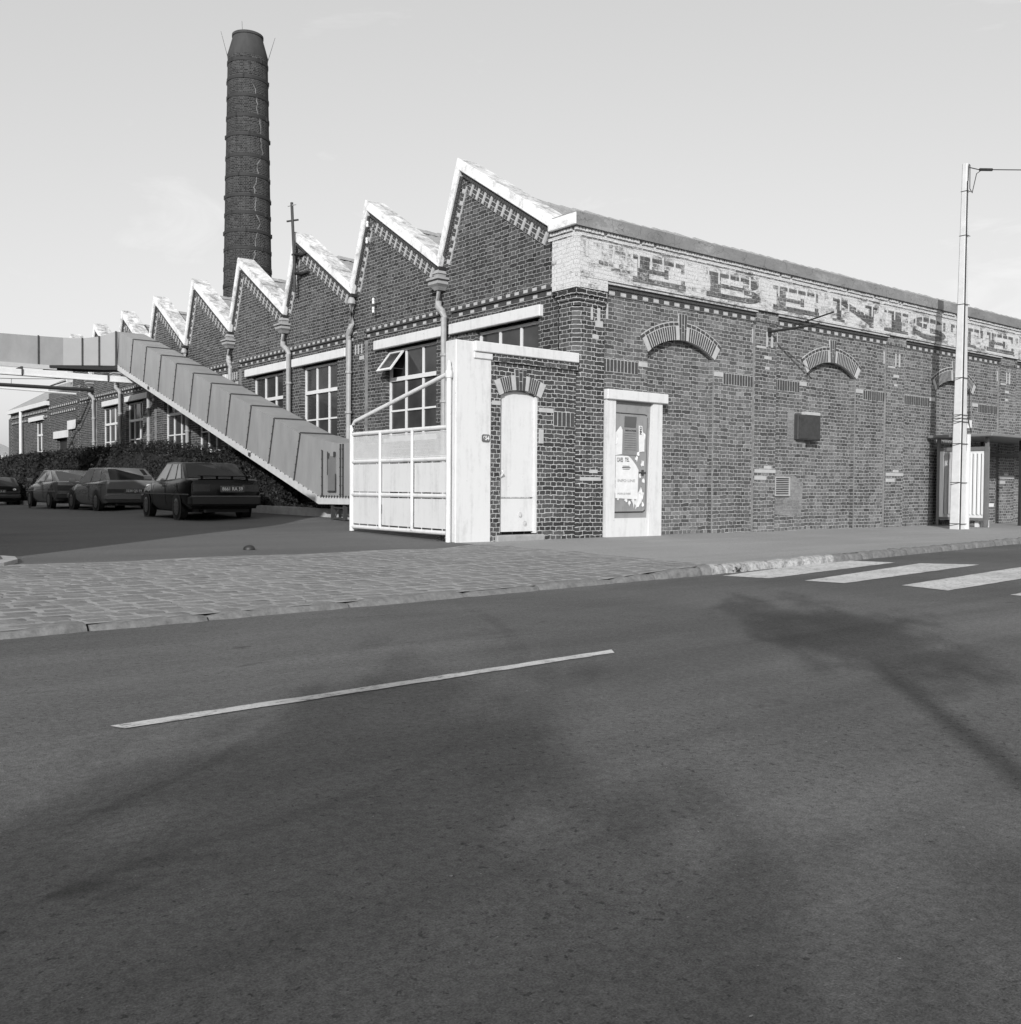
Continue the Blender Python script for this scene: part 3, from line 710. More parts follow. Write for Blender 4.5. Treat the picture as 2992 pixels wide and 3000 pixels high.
# --- street side
FR = [(0, .60), (4.43, 5.05), (8.86, 9.55), (13.93, 14.75), (19.0, 19.7)]; PY = .06
SW = MB()
mb = SW
NICHE = [(1.65, 3.33), (6.08, 7.78), (10.95, 12.66)]
segs = [(.60, 4.43), (5.05, 8.86), (9.55, 13.93), (14.75, 19.0), (19.7, 24)]
for k, (a, b) in enumerate(segs):
    if k < 3:
        n0, n1 = NICHE[k]; zs, rise = 3.07, .26
        c = (n1-n0)/2; Rr = (c*c+rise*rise)/(2*rise); zc = zs+rise-Rr; xc = (n0+n1)/2; am = math.asin(c/Rr)
        arc = [(xc+Rr*math.sin(-am+2*am*q/16), zc+Rr*math.cos(-am+2*am*q/16)) for q in range(17)]
        mb.quad((a, PY, -.1), (n0, PY, -.1), (n0, PY, 3.95), (a, PY, 3.95)); mb.quad((n1, PY, -.1), (b, PY, -.1), (b, PY, 3.95), (n1, PY, 3.95))
        for (p, q), (r, s) in zip(arc, arc[1:]):
            mb.quad((p, PY, q), (r, PY, s), (r, PY, 3.95), (p, PY, 3.95)); mb.quad((p, PY, q), (p, PY+.12, q), (r, PY+.12, s), (r, PY, s))
        mb.quad((n0, PY, -.1), (n0, PY+.12, -.1), (n0, PY+.12, zs), (n0, PY, zs)); mb.quad((n1, PY, -.1), (n1, PY, zs), (n1, PY+.12, zs), (n1, PY+.12, -.1))
        mb.quad((n0-.05, PY+.12, -.1), (n1+.05, PY+.12, -.1), (n1+.05, PY+.12, 3.4), (n0-.05, PY+.12, 3.4))
    else: mb.quad((a, PY, -.1), (b, PY, -.1), (b, PY, 3.95), (a, PY, 3.95))
def arch(xc, zs, c, rise, y, thick, n, key=True, outer=True, parent=None, dz=.14):
    Rr = (c*c+rise*rise)/(2*rise); zc = zs+rise-Rr; am = math.asin(c/Rr)
    def pt(a, r, yy): return (xc+r*math.sin(a), yy, zc+r*math.cos(a))
    mb = MB(); t = thick; T = t+(.075 if outer else 0)
    q = 24
    for k in range(q):
        a0, a1 = -am+2*am*k/q, -am+2*am*(k+1)/q
        mb.add([pt(a0, Rr, y-.012), pt(a1, Rr, y-.012), pt(a1, Rr+T, y-.012), pt(a0, Rr+T, y-.012), pt(a0, Rr, y+.04), pt(a1, Rr, y+.04), pt(a1, Rr+T, y+.04), pt(a0, Rr+T, y+.04)],
               [(0, 1, 2, 3)[::-1], (0, 1, 5, 4), (2, 3, 7, 6)], 0)
    kw = .17*1.0; ka = kw/Rr/1
    for sgn in (-1, 1):
        a = ka*.5+.045/Rr*1.0; i = 0
        # white stone next to the key and at the springing
        def block(a0, a1, r0, r1, mi, pr=.03): mb.prism([pt(sgn*a0, r0, y-pr), pt(sgn*a1, r0, y-pr), pt(sgn*a1, r1, y-pr), pt(sgn*a0, r1, y-pr)], (0, pr-.005, 0), mi)
        block(ka*.5, ka*.5+.055/Rr, Rr+.002, Rr+t, 2, .022); block(am-.075/Rr, am+.004, Rr-.004, Rr+t, 2, .022)
        a = ka*.5+.062/Rr; st = (am-.082/Rr-a)/n
        for k in range(n): block(a+st*k+.008, a+st*(k+1)-.008, Rr+.003, Rr+t-.006+random.uniform(-.004, .004), 1, .017)
        if outer:
            m2 = max(2, int((am-ka*.5)*(Rr+t)/.115)); st = (am+.02-ka*.5)/m2
            for k in range(m2): block(ka*.5+st*k+.006, ka*.5+st*(k+1)-.006, Rr+t+.012, Rr+t+.058, 1, .017)
    mb.prism([pt(-ka*.5, Rr, y-.02), pt(ka*.5, Rr, y-.02), pt(ka*.5, Rr+T+dz, y-.02), pt(-ka*.5, Rr+T+dz, y-.02)], (0, .03, 0), 0)
    for k in range(3):
        a0 = -ka*.5+ka*k/3+.006; a1 = -ka*.5+ka*(k+1)/3-.006
        cuts = [Rr-.01, Rr+.13, Rr+.26, Rr+T+dz-.005] if k == 1 else [Rr-.01, Rr+.2, Rr+T+dz-.005]
        for r0, r1 in zip(cuts, cuts[1:]): mb.prism([pt(a0, r0+.006, y-.025), pt(a1, r0+.006, y-.025), pt(a1, r1-.006, y-.025), pt(a0, r1-.006, y-.025)], (0, .02, 0), 1)
    return mb.build('arch', [M_MOR, M_DKB, M_STN], parent)
for n0, n1 in NICHE: arch((n0+n1)/2, 3.06, (n1-n0)/2, .26, PY, .235, 13, parent=fac)
def soldier(x0, x1, z0, z1, y, parent):
    mb = MB(); mb.box(x0, x1, y-.006, y+.02, z0, z1, 0); n = max(1, int((x1-x0)/.075)); s = (x1-x0)/n
    for k in range(n):
        j = random.uniform(-.004, .004); mb.box(x0+k*s+.010, x0+(k+1)*s-.009, y-.011+j*.5, y, z0+.010+j, z1-.010, 1)
    mb.build('soldier_course', [M_MOR, M_DKB], parent)
for a, b in ((.62, 1.42), (3.58, 4.42), (5.07, 5.85), (8.05, 8.85), (9.57, 10.7), (12.95, 13.9)): soldier(a, b, 2.65, 2.86, PY, fac)
mb = SW
for a, b in ((1.44, 1.64), (5.86, 6.08), (10.72, 10.95)): mb.box(a, b, PY-.012, PY+.02, 2.79, 2.87, 1)
for a, b in ((3.34, 3.57), (7.79, 8.03), (12.67, 12.93)): mb.box(a, b, PY-.012, PY+.02, 2.78, 2.86, 1)
for n0, n1 in NICHE: SW.box(n1-.003, n1+.005, PY-.002, PY+.02, -.1, 3.0, 2)
mb.build('street_wall', [M_BR, M_STN, M_JNT], fac)
for k, (a, b) in enumerate(FR):
    mb = MB()
    if k == 0:
        # corner pier with chamfered arris
        mb = MB((.06, .025))
        ch = .10; poly = [(0, .40), (0, ch), (ch, 0), (b, 0), (b, .40)]
        mb.prism([(x, y, -.1) for x, y in poly], (0, 0, 3.72))
        mb.prism([(x, y, 3.62) for x, y in [(-.01, .40), (-.01, .06), (.06, -.01), (b, -.01), (b, .40)]], (0, 0, .075))
        mb.prism([(x, y, 3.70) for x, y in [(-.03, .42), (-.03, .03), (.03, -.03), (b+.01, -.03), (b+.01, .42)]], (0, 0, .075))
        mb.prism([(x, y, 3.78) for x, y in [(-.05, .44), (-.05, -.05), (b+.01, -.05), (b+.01, .44)]], (0, 0, .10))
        mb.box(b-.005, b+.012, .012, PY+.01, -.1, 3.8, 2); pb = mb
    if k == 0: pm = MB(); wallp = None
    if k:
        mb = MB((.11+.37*k, .03)); mb.box(a, b, 0, PY+.02, -.1, 4.052); mb.box(a-.012, b+.012, -.02, PY+.02, 3.86, 4.05)
        mb.box(a-.009, a-.001, .02, PY+.02, -.1, 3.80, 2); pm = mb
    for x0, x1 in ((a+.30, a+.345), (a+.44, a+.50)): pm.box(x0, x1, -.008, .01, 3.42, 3.70, 1)
    if k: pm.box(a+.02, a+.3, -.008, .01, 3.38, 3.42, 1); pm.box(a+.25, a+.46, -.008, .01, 3.19, 3.245, 1); pm.box(a+.28, a+.40, -.008, .01, 3.0, 3.05, 1)
    else: pm.box(.40, .56, -.008, .01, 3.32, 3.42, 1); pm.box(.34, .47, -.008, .01, 3.13, 3.19, 1)
    if k in (1, 2, 3):
        pm.box(a+.0, b+.005, -.008, .01, 1.09, 1.155, 1); pm.box(a+.0, a+.35, -.008, .01, .96, 1.03, 1); pm.box(a+.28, a+.50, -.008, .01, 1.165, 1.22, 1)
    if k == 0: pm.box(.3, .47, -.012, .01, 1.02, 1.075, 1); pm.box(.1, .55, -.005, .02, .90, .955, 1)
    if k:
        pm.box(a-.05, a-.018, PY-.008, PY+.01, 3.46, 3.72, 1); pm.box(b+.06, b+.10, PY-.008, PY+.01, 3.46, 3.72, 1); pm.build('pilaster', [M_BR, M_STN, M_JNT], fac)
    else:
        pm.box(b+.09, b+.13, PY-.008, PY+.01, 3.48, 3.74, 1); pb.v, n0 = pb.v+pm.v, len(pb.v); pb.f += [[q+n0 for q in f] for f in pm.f]; pb.m += pm.m; pb.build('corner_pier', [M_BRD, M_STN, M_JNT], fac)
# checker corbel under the frieze
for a, b in segs:
    mb = MB(); b = min(b, 24); n = int((b-a)/.125); s = (b-a)/n
    for k in range(n):
        mb.box(a+k*s+.003, a+(k+1)*s-.003, .03, PY+.02, 3.875, 3.93, 2 if k % 2 else 1)
        mb.box(a+k*s+.003, a+(k+1)*s-.003, -.005, PY+.02, 3.955, 4.01, 1)
    mb.box(a, b, .04, PY+.02, 3.865, 4.02, 0); mb.box(a, b, -.045, PY+.02, 4.015, 4.055, 3)
    mb.build('corbel_band', [M_MOR, M_DKB, M_STN, M_PNT], fac)
mb = MB(); mb.prism([(x, y, 4.056) for x, y in [(-.075, .50), (-.075, -.075), (24, -.075), (24, .3), (.3, .3), (.3, .50)]][::-1], (0, 0, .604))
FZ = mb; FZ.prism([(x, y, 3.885) for x, y in [(-.07, .45), (-.07, -.066), (.605, -.066), (.605, .3), (-.0, .45)]][::-1], (0, 0, .172))
mb = MB()
mb.box(-.082, .0, -.080, .49, 3.875, 4.655); mb.build('painted_corner', M_PNW, fac)
mb = MB()
mb.prism([(x, y, 4.655) for x, y in [(-.085, .49), (-.085, -.085), (24, -.085), (24, .3), (.3, .3), (.3, .49)]][::-1], (0, 0, .132))
random.seed(31)
for (z0, z1, p, w0) in ((4.668, 4.712, .105, .112), (4.735, 4.786, .128, .066)):
    x = -p
    while x < 22:
        if random.random() > .03: mb.box(x, x+w0-.018, -p+random.uniform(-.006, .006), -.08, z0+random.uniform(-.004, .004), z1)
        x += w0
    y = -p+.12
    while y < .48: mb.box(-p+random.uniform(-.006, .006), -.08, y, y+w0-.018, z0, z1); y += w0
mb.build('dentil_course', M_PNW, fac)
mb = MB(); mb.prism([(x, y, 4.79) for x, y in [(-.17, .44), (-.17, -.17), (24, -.17), (24, .2), (.35, .2), (.35, .44)]][::-1], (0, 0, .19))
mb.prism([(x, y, 4.98) for x, y in [(-.15, .42), (-.15, -.15), (24, -.15), (24, .2), (.35, .2), (.35, .42)]][::-1], (0, 0, .025))
co = mb.build('cornice', M_COR, fac)
mb = MB(); mb.cbox(-.178, .36, -.166, .50, 4.80, 4.985, b=.01); mb.build('cornice_end', M_COP, fac)
# white mortar tabs of the frieze
mb = FZ; x = .12
while x < 23:
    mb.box(x, x+.038, -.084, -.07, 4.36+random.uniform(-.02, .02), 4.60, 1); x += .285
mb.build('painted_frieze', [M_PNT, plain('worn_white_tabs', .44, .9, .3, 14)], fac)
# faded painted letters
def strokes(name, polys):
    mb = MB()
    for q, p in enumerate(polys): mb.add([(x, -.0770-.0002*q, z) for x, z in p], [tuple(range(len(p)))])
    mb.build('painted_letter', M_LET, fac)
def rect(x0, x1, z0, z1): return [(x0, z0), (x1, z0), (x1, z1), (x0, z1)]
def arcband(xc, zc, rx, rz, t, a0, a1, n=14):
    o = [(xc+rx*math.cos(R(a0+(a1-a0)*k/n)), zc+rz*math.sin(R(a0+(a1-a0)*k/n))) for k in range(n+1)]
    i = [(xc+(rx-t)*math.cos(R(a0+(a1-a0)*k/n)), zc+(rz-t*.42)*math.sin(R(a0+(a1-a0)*k/n))) for k in range(n+1)]
    return [[o[k], o[k+1], i[k+1], i[k]] for k in range(n)]
ZB_, ZT_ = 4.12, 4.56
def letE(x, w): strokes('E', [rect(x+.1, x+.38, ZB_+.09, ZT_-.07), rect(x, x+w, ZB_, ZB_+.09), rect(x, x+w*.97, ZT_-.07, ZT_), rect(x+w*.9, x+w*.98, ZB_+.09, ZB_+.17), rect(x+.38, x+w*.62, 4.30, 4.37), rect(x+w*.58, x+w*.66, 4.26, 4.41), rect(x+w*.9, x+w*.97, ZT_-.16, ZT_-.07)])
def letB(x, w): strokes('B', [rect(x+.1, x+.38, ZB_+.09, ZT_-.07), rect(x, x+w*.72, ZB_, ZB_+.09), rect(x, x+w*.68, ZT_-.07, ZT_), rect(x+.38, x+w*.68, 4.31, 4.38)]+arcband(x+w*.68, 4.455, w*.30, .105, .22, -90, 90)+arcband(x+w*.70, 4.245, w*.33, .125, .24, -90, 90))
def letN(x, w): strokes('N', [rect(x+.14, x+.30, ZB_+.05, ZT_-.06), rect(x+w-.30, x+w-.14, ZB_, ZT_-.06), rect(x, x+.42, ZB_, ZB_+.05), rect(x, x+.5, ZT_-.06, ZT_), rect(x+w-.45, x+w, ZT_-.06, ZT_), [(x+.14, ZT_-.05), (x+w-.14, ZB_), (x+w-.14, ZB_+.19), (x+.58, ZT_-.05)]])
def letI(x, w): strokes('I', [rect(x+w*.3, x+w*.72, ZB_+.06, ZT_-.06), rect(x, x+w, ZB_, ZB_+.06), rect(x, x+w, ZT_-.06, ZT_)])
def letS(x, w): strokes('S', arcband(x+w*.46, 4.455, w*.44, .125, .24, 20, 262)+arcband(x+w*.52, 4.235, w*.46, .135, .26, -200, 92)+[rect(x, x+.12, ZB_+.03, ZB_+.2), rect(x+w*.86, x+w*.96, ZT_-.2, ZT_-.02)])
def letT(x, w): strokes('T', [rect(x+w*.38, x+w*.62, ZB_+.06, ZT_-.07), rect(x+w*.22, x+w*.78, ZB_, ZB_+.06), rect(x, x+w, ZT_-.07, ZT_), rect(x, x+.09, ZT_-.18, ZT_-.07), rect(x+w-.09, x+w, ZT_-.18, ZT_-.07)])
letE(1.15, 1.27); letB(2.95, 1.45); letE(4.82, 1.45); letN(6.72, 1.6); letI(8.58, .95); letS(9.7, 1.45); letT(11.35, 1.5); letE(13.05, 1.4)
# doorway with posters
mb = MB()
mb.cbox(.62, 2.03, -.075, .1, 2.20, 2.36, b=.01); mb.prism([(.645, -.03, -.08), (.83, -.03, -.08), (.845, -.03, 2.20), (.645, -.03, 2.20)], (0, .12, 0)); mb.prism([(1.62, -.03, -.06), (1.93, -.03, -.06), (1.93, -.03, 2.20), (1.71, -.03, 2.20)], (0, .12, 0))
mb.box(.83, 1.63, -.012, .1, -.08, .30)
mb.build('door_surround', M_RND, fac)
mb = MB(); mb.box(.83, 1.72, .035, .08, .30, 2.20)
mb.prism([(.845, .02, .40), (1.52, .02, .40), (1.56, .02, .41), (1.585, .02, .44), (1.62, .02, 1.95), (1.60, .02, 1.985), (1.56, .02, 2.0), (.845, .02, 2.0)], (0, .02, 0))
do = mb.build('door', M_PLT, fac)
mb = MB(); mb.tube([(.845, .018, 2.0), (1.56, .018, 2.0), (1.605, .018, 1.985)], .008, 5); mb.tube([(.845, .018, .40), (1.53, .018, .40), (1.58, .018, .43)], .008, 5); mb.tube([(1.585, .02, .44), (1.62, .02, 1.95)], .006, 5)
mb.build('door_edge', M_BLK, do)
mb = MB(); mb.box(1.42, 1.58, -.005, .02, 1.035, 1.055); mb.box(1.49, 1.53, .0, .02, 1.0, 1.09); mb.build('latch', M_RST, do)
random.seed(3)
mb = MB()
for (cx, cz, s) in ((.90, 1.58, .10), (1.52, 1.62, .09), (1.42, .62, .12), (1.38, .52, .10), (1.5, .66, .08), (.92, .95, .08), (1.2, .68, .07), (1.02, .68, .06), (1.5, 1.2, .07), (1.36, 1.27, .06), (.9, .75, .06), (1.53, .9, .05), (1.44, 1.0, .05), (1.30, .56, .10), (1.46, .74, .09), (1.12, .60, .06), (1.50, 1.42, .06), (1.40, 1.36, .05), (.95, .62, .05), (1.2, .54, .05), (1.52, .52, .06), (.91, .85, .05)):
    n = 9; pts = []
    for k in range(n):
        a = 2*math.pi*k/n; r = s*random.uniform(.35, 1.1); pts.append((cx+r*math.cos(a)*.7, random.uniform(.0, .014), cz+r*math.sin(a)))
    mb.add(pts+[(cx, .012, cz)], [(n, k, (k+1) % n) for k in range(n)])
tag(mb.build('torn_paper', M_PAP), 'torn scraps of white poster paper stuck on the grey metal door', 'paper scraps')
M_INK2 = plain('faded_print', .30, .9, .2, 30)
def poster(pts, y, ma, label, lines, txts):
    zf = lambda z: .625+(z-.6)*1.08
    pts = [(x, zf(z)) for x, z in pts]; lines = [(a, b, zf(c), zf(d)) for a, b, c, d in lines]; txts = [(a, b, c, zf(z), e) for a, b, c, z, e in txts]
    xs = [p[0] for p in pts]; t = thing('poster', (sum(xs)/len(xs), y, min(p[1] for p in pts)), label, 'poster')
    mb = MB(); mb.prism([(x, y, z) for x, z in pts], (0, .004, 0)); mb.build('sheet', ma, t)
    mb = MB()
    for (x0, x1, z0, z1) in lines: mb.quad((x0, y-.002, z0), (x1, y-.002, z0), (x1, y-.002, z1), (x0, y-.002, z1))
    for (tx, s, x, z, wd) in txts: add_text(mb, tx, s, (x, y-.002, z), (1, 0, 0), (0, 0, 1), wd, mi=1 if z < 1 else 0, bold=.002)
    if mb.v: mb.build('print', [M_INK, M_INK2], t)
    return t
poster([(.885, .60), (1.39, .58), (1.41, 1.03), (1.35, 1.10), (1.235, 1.20), (1.17, 1.235), (.885, 1.235)], .006, M_PAP, 'large cream poster with cut corner pasted low on the grey metal door', [(1.04, 1.2, 1.075, 1.085), (1.03, 1.22, 1.05, 1.065), (1.04, 1.2, 1.03, 1.038)], [('CAVES', .10, .98, 1.17, .13), ('TEL', .09, 1.14, 1.175, .1), ('INFO LINE', .06, 1.13, .86, .4), ('POUR LE FAIRE', .04, 1.08, .665, .3)])
poster([(1.06, 1.25), (1.37, 1.25), (1.38, 1.66), (1.05, 1.66)], .008, M_PAPG, 'grey printed notice headed INSTRUCTIONS in the middle of the metal door', [(1.08, 1.34, 1.57-.035*k, 1.575-.035*k) for k in range(8)], [('INSTRUCTIONS', .035, 1.22, 1.615, .25)])
poster([(1.08, 1.67), (1.345, 1.67), (1.36, 1.83), (1.09, 1.83)], .010, plain('dark_card', .08, .7), 'small dark card above the INSTRUCTIONS notice on the metal door', [], [])
poster([(.88, 1.24), (1.03, 1.26), (1.04, 1.62), (1.0, 1.68), (.97, 1.66), (.88, 1.57)], .012, M_PAP, 'torn narrow white poster at the left edge of the metal door', [], [('C', .05, .91, 1.1, .03)])
t = poster([(1.42, 1.30), (1.545, 1.31), (1.55, 1.56), (1.50, 1.62), (1.49, 1.70), (1.41, 1.70)], .009, M_PAP, 'narrow white strip poster with sideways letters right of the notice', [], [])
mb = MB(); add_text(mb, 'CHN', .06, (1.45, .005, 1.735), (0, 0, -1), (1, 0, 0), .13, bold=.003)
mb.v = [tuple(Vector(v)) for v in mb.v]; mb.build('print', M_INK, t)
# vent grille and metal box
M_PAT = brickmat('patched_brick', .10, .17, .34, paint=(.24, .33), ms=.006)
mb = MB((.05, .01)); mb.prism([(5.06, PY-.006, .32), (5.95, PY-.006, .25), (6.02, PY-.006, .9), (5.72, PY-.006, 1.06), (5.06, PY-.006, 1.05)], (0, .02, 0)); mb.build('patched_brickwork', M_PAT, fac)
mb = MB((.03, .02)); mb.prism([(5.48, PY-.006, 1.66), (5.98, PY-.006, 1.66), (5.98, PY-.006, 1.74), (5.70, PY-.006, 1.74), (5.70, PY-.006, 2.30), (5.5, PY-.006, 2.30)], (0, .02, 0)); mb.build('patched_brickwork', M_PAT, fac)
mb = MB(); mb.box(5.10, 5.52, .03, .06, .68, 1.0, 1)
for k in range(9): mb.prism([(5.10, .02, .69+.034*k), (5.52, .02, .69+.034*k), (5.52, .046, .715+.034*k), (5.10, .046, .715+.034*k)], (0, .004, .006), 0)
mb.box(5.08, 5.10, .01, .06, .66, 1.02, 0); mb.box(5.52, 5.54, .01, .06, .66, 1.02, 0); mb.box(5.10, 5.52, .01, .06, 1.0, 1.02, 0); mb.box(5.10, 5.52, .01, .06, .66, .68, 0)
mb.build('vent_grille', [plain('vent_metal', .34, .6, .15, 9), M_BLK], fac)
t = thing('meter_box', (6.05, 0, 1.75), 'dark rusty metal box hung on the street wall under the second arch', 'metal box')
mb = MB(); mb.cbox(5.70, 6.44, -.035, .13, 1.74, 2.23, b=.012); mb.build('cabinet', M_RST, t)
mb = MB(); mb.box(5.95, 6.43, -.03, .13, 2.232, 2.29); mb.build('stone_cap', M_STN, t)
mb = MB(); mb.box(5.73, 6.41, -.045, -.036, 1.77, 2.20); mb.build('door', M_RST, t)
# lamp bracket on the second pilaster
t = thing('lamp_bracket', (4.81, 0, 3.70), 'black iron lamp arm sticking out of the street wall above the second pilaster', 'lamp bracket')
mb = MB(); mb.tube([(4.81, .02, 3.70), (4.81, -.6, 3.705), (4.81, -1.07, 3.715)], [.026, .022, .02], 8); mb.build('arm', M_BLK, t, smooth=True)
mb = MB(); mb.tube([(4.81, -.55, 3.755), (4.81, -1.36, 3.885)], .014, 6); mb.tube([(4.81, -.62, 3.70), (4.81, -.70, 3.78), (4.81, -.85, 3.79), (4.81, -.9, 3.72)], .010, 6); mb.build('tube_holder', M_BLK, t)
mb = MB(); mb.box(4.76, 4.86, -.02, .01, 3.62, 3.78); mb.build('wall_plate', M_BLK, t)
# ------------------------------------------------------------------ side wall, pillar and gate
t = thing('side_wall', (-.82, .11, 0), 'low brick wall with a white cap and a walled-up arched white door beside the corner pier', 'wall')
mb = MB(); D0, D1 = -1.47, -.755
mb.box(-1.64, D0, 0, .22, -.1, 2.70); mb.box(D1, -.002, 0, .22, -.1, 2.70)
zs, rise = 2.13, .08; c = (D1-D0)/2; Rr = (c*c+rise*rise)/(2*rise); zc = zs+rise-Rr; am = math.asin(c/Rr); xc = (D0+D1)/2
arcp = [(xc+Rr*math.sin(-am+2*am*q/10), zc+Rr*math.cos(-am+2*am*q/10)) for q in range(11)]
for (p, q), (r, s) in zip(arcp, arcp[1:]):
    mb.quad((p, 0, q), (r, 0, s), (r, 0, 2.70), (p, 0, 2.70)); mb.quad((p, 0, q), (p, .1, q), (r, .1, s), (r, 0, s))
mb.box(D0, D1, .16, .22, -.1, 2.70)
mb.build('brickwork', M_BRD, t)
arch(xc, zs+.0, c+.03, rise+.01, 0, .22, 5, outer=False, parent=t, dz=.09)
mb = MB(); mb.cbox(-1.97, .02, -.06, .28, 2.715, 2.865, b=.01); mb.build('cap', M_RND, t)
mb = MB(); x = -1.62
while x < -.03:
    mb.box(x, x+.065, -.035, .05, 2.605+random.uniform(-.004, .004), 2.712); x += .075
mb.build('header_course', M_BRD, t)
soldier(-.46, -.03, 1.72, 1.95, 0, t)
mb = MB(); mb.box(-.745, -.46, -.012, .01, 1.92, 1.985); mb.build('stone_insert', M_STN, t)
mb = MB(); mb.box(-1.635, -1.48, -.012, .01, 1.98, 2.04); mb.build('stone_insert', M_STN, t)
mb = MB(); mb.box(D0+.03, D1-.04, .055, .09, .13, .62); mb.box(D0+.03, D1-.04, .06, .09, .64, 2.25); mb.box(D0, D0+.03, .03, .1, .1, 2.25); mb.box(D1-.04, D1, .02, .1, .1, 2.25)
dd = mb.build('door', M_DOR, t)
mb = MB(); mb.box(D0+.03, D1-.1, .052, .06, .625, .645); mb.build('door_rail', plain('rusty_white', .32, .8, .7, 30), dd)
for (x, z) in ((-1.05, .38), (-.96, .25)):
    mb = MB(); mb.lathe(x, 0, [(.0, 0)], 3) if False else None
    pts = [(x+.03*math.cos(2*math.pi*k/12), .052, z+.038*math.sin(2*math.pi*k/12)) for k in range(12)]; mb.prism(pts, (0, -.012, 0)); mb.box(x-.008, x+.008, .03, .045, z-.02, z+.02); mb.build('lock', plain('painted_iron', .42, .7, .3, 20), dd)
mb = MB(); mb.tube([(-1.44, .05, .93), (-1.41, .0, .99), (-1.40, .04, 1.03)], .013, 6); mb.build('handle', M_WHT, dd)
mb = MB(); mb.cbox(-1.56, -.65, -.06, .1, -.06, .085, b=.015); mb.build('step', plain('step_stone', .26, .9, .2, 9, bmp=.4), t)
mb = MB(); mb.box(-.745, -.67, -.03, .0, 1.45, 1.66); mb.build('letter_box', M_STN, t)
t = thing('gate_pillar', (-1.95, .11, 0), 'plain white rendered gate pillar at the end of the low wall', 'pillar')
mb = MB(); mb.cbox(-2.27, -1.643, -.005, .26, -.06, 2.86, b=.012); mb.build('shaft', M_RND, t)
mb = MB(); mb.cbox(-1.97, -1.635, -.03, .1, 2.62, 2.714, b=.01); mb.build('moulding', M_RND, t)
t = thing('house_number_plate', (-1.72, -.01, 1.49), 'small enamel plate reading 654 on the white gate pillar', 'house number')
mb = MB(); x0, x1, z0, z1 = -1.815, -1.672, 1.435, 1.545; b_ = .018
mb.prism([(x0+b_, -.016, z0), (x1-b_, -.016, z0), (x1, -.016, z0+b_), (x1, -.016, z1-b_), (x1-b_, -.016, z1), (x0+b_, -.016, z1), (x0, -.016, z1-b_), (x0, -.016, z0+b_)], (0, .008, 0)); mb.build('plate', M_ENM, t)
mb = MB(); add_text(mb, '654', .085, (-1.743, -.0175, 1.49), (1, 0, 0), (0, 0, 1), .115, bold=.003); mb.build('digits', M_WHT, t)
# gate
t = thing('gate_leaf', (-2.33, .1, 0), 'white tubular metal gate standing open against the white pillar', 'gate')
GX = -2.33
mb = MB(); mb.tube([(GX, .08, -.02), (GX, .08, 2.48)], .038, 12); mb.lathe(GX, .08, [(.05, 2.32), (.055, 2.34), (.055, 2.40), (.05, 2.42)], 12); mb.lathe(GX, .08, [(.03, 2.48), (.03, 2.56)], 10); mb.build('post', M_GAT, t, smooth=True)
mb = MB(); mb.tube([(GX, 2.84, .06), (GX, 2.84, 1.78)], .042, 12); mb.tube([(GX+.0, 2.78, 1.66), (GX, 2.80, 1.78), (GX, 2.74, 1.84), (GX, .1, 2.38)], .032, 10); mb.build('brace', M_GAT, t, smooth=True)
for z in (.13, .655, 1.185, 1.63):
    mb = MB(); mb.tube([(GX, .1, z), (GX, 2.82, z)], .032, 10); mb.build('rail', M_GAT, t, smooth=True)
for y in (1.0, 1.92):
    mb = MB(); mb.tube([(GX-.02, y, .14), (GX-.02, y, 1.63)], .026, 8); mb.build('upright', M_GAT, t, smooth=True)
for a, b in ((.12, .97), (1.03, 1.89), (1.95, 2.80)):
    for z0, z1 in ((.185, .61), (.705, 1.135)):
        mb = MB(); mb.box(GX-.004, GX+.004, a+.01, b-.01, z0, z1)
        k = a+.1
        while k < b: mb.box(GX-.004, GX+.004, k, k+.012, z1, z1+.03); mb.box(GX-.004, GX+.004, k, k+.012, z0-.03, z0); k += .27
        mb.build('sheet_panel', grimy('gate_sheet', .55, .6, .4, (6, 6, .5)), t)
    mb = MB(); z0, z1 = 1.225, 1.575; h = z1-z0; pw = .026
    k = a-h
    while k < b:
        for sg in (1, -1):
            y0, y1 = (k, k+h) if sg == 1 else (k+h, k); p, q = (y0, z0), (y1, z1)
            def clip(p, q):
                (ya, za), (yb2, zb) = p, q; o = []
                for (yy, zz) in (p, q):
                    yc = min(max(yy, a), b); 
                    o.append((yc, za+(zb-za)*(yc-ya)/(yb2-ya)))
                return o
            if max(p[0], q[0]) <= a or min(p[0], q[0]) >= b: continue
            p, q = clip(p, q)
            mb.prism([(GX-.003, p[0], p[1]), (GX-.003, p[0]+.0075, p[1]), (GX-.003, q[0]+.0075, q[1]), (GX-.003, q[0], q[1])], (.005, 0, 0))
        k += pw
    for q in (z0-.004, z1): mb.box(GX-.006, GX+.006, a, b, q, q+.01)
    mb.build('mesh_panel', plain('mesh_metal', .62, .6, .1, 9), t)
# ------------------------------------------------------------------ covered gallery
t = thing('covered_gallery', (-.95, 5.5, .16), 'grey panelled covered gallery sloping down along the yard wall and bridging the yard', 'covered gallery')
GX0, GW = -1.3, .73; GX1 = GX0+GW
sl = (4.35-.58)/(18.87-5.95)
def gz(y): return .58+(y-5.95)*sl
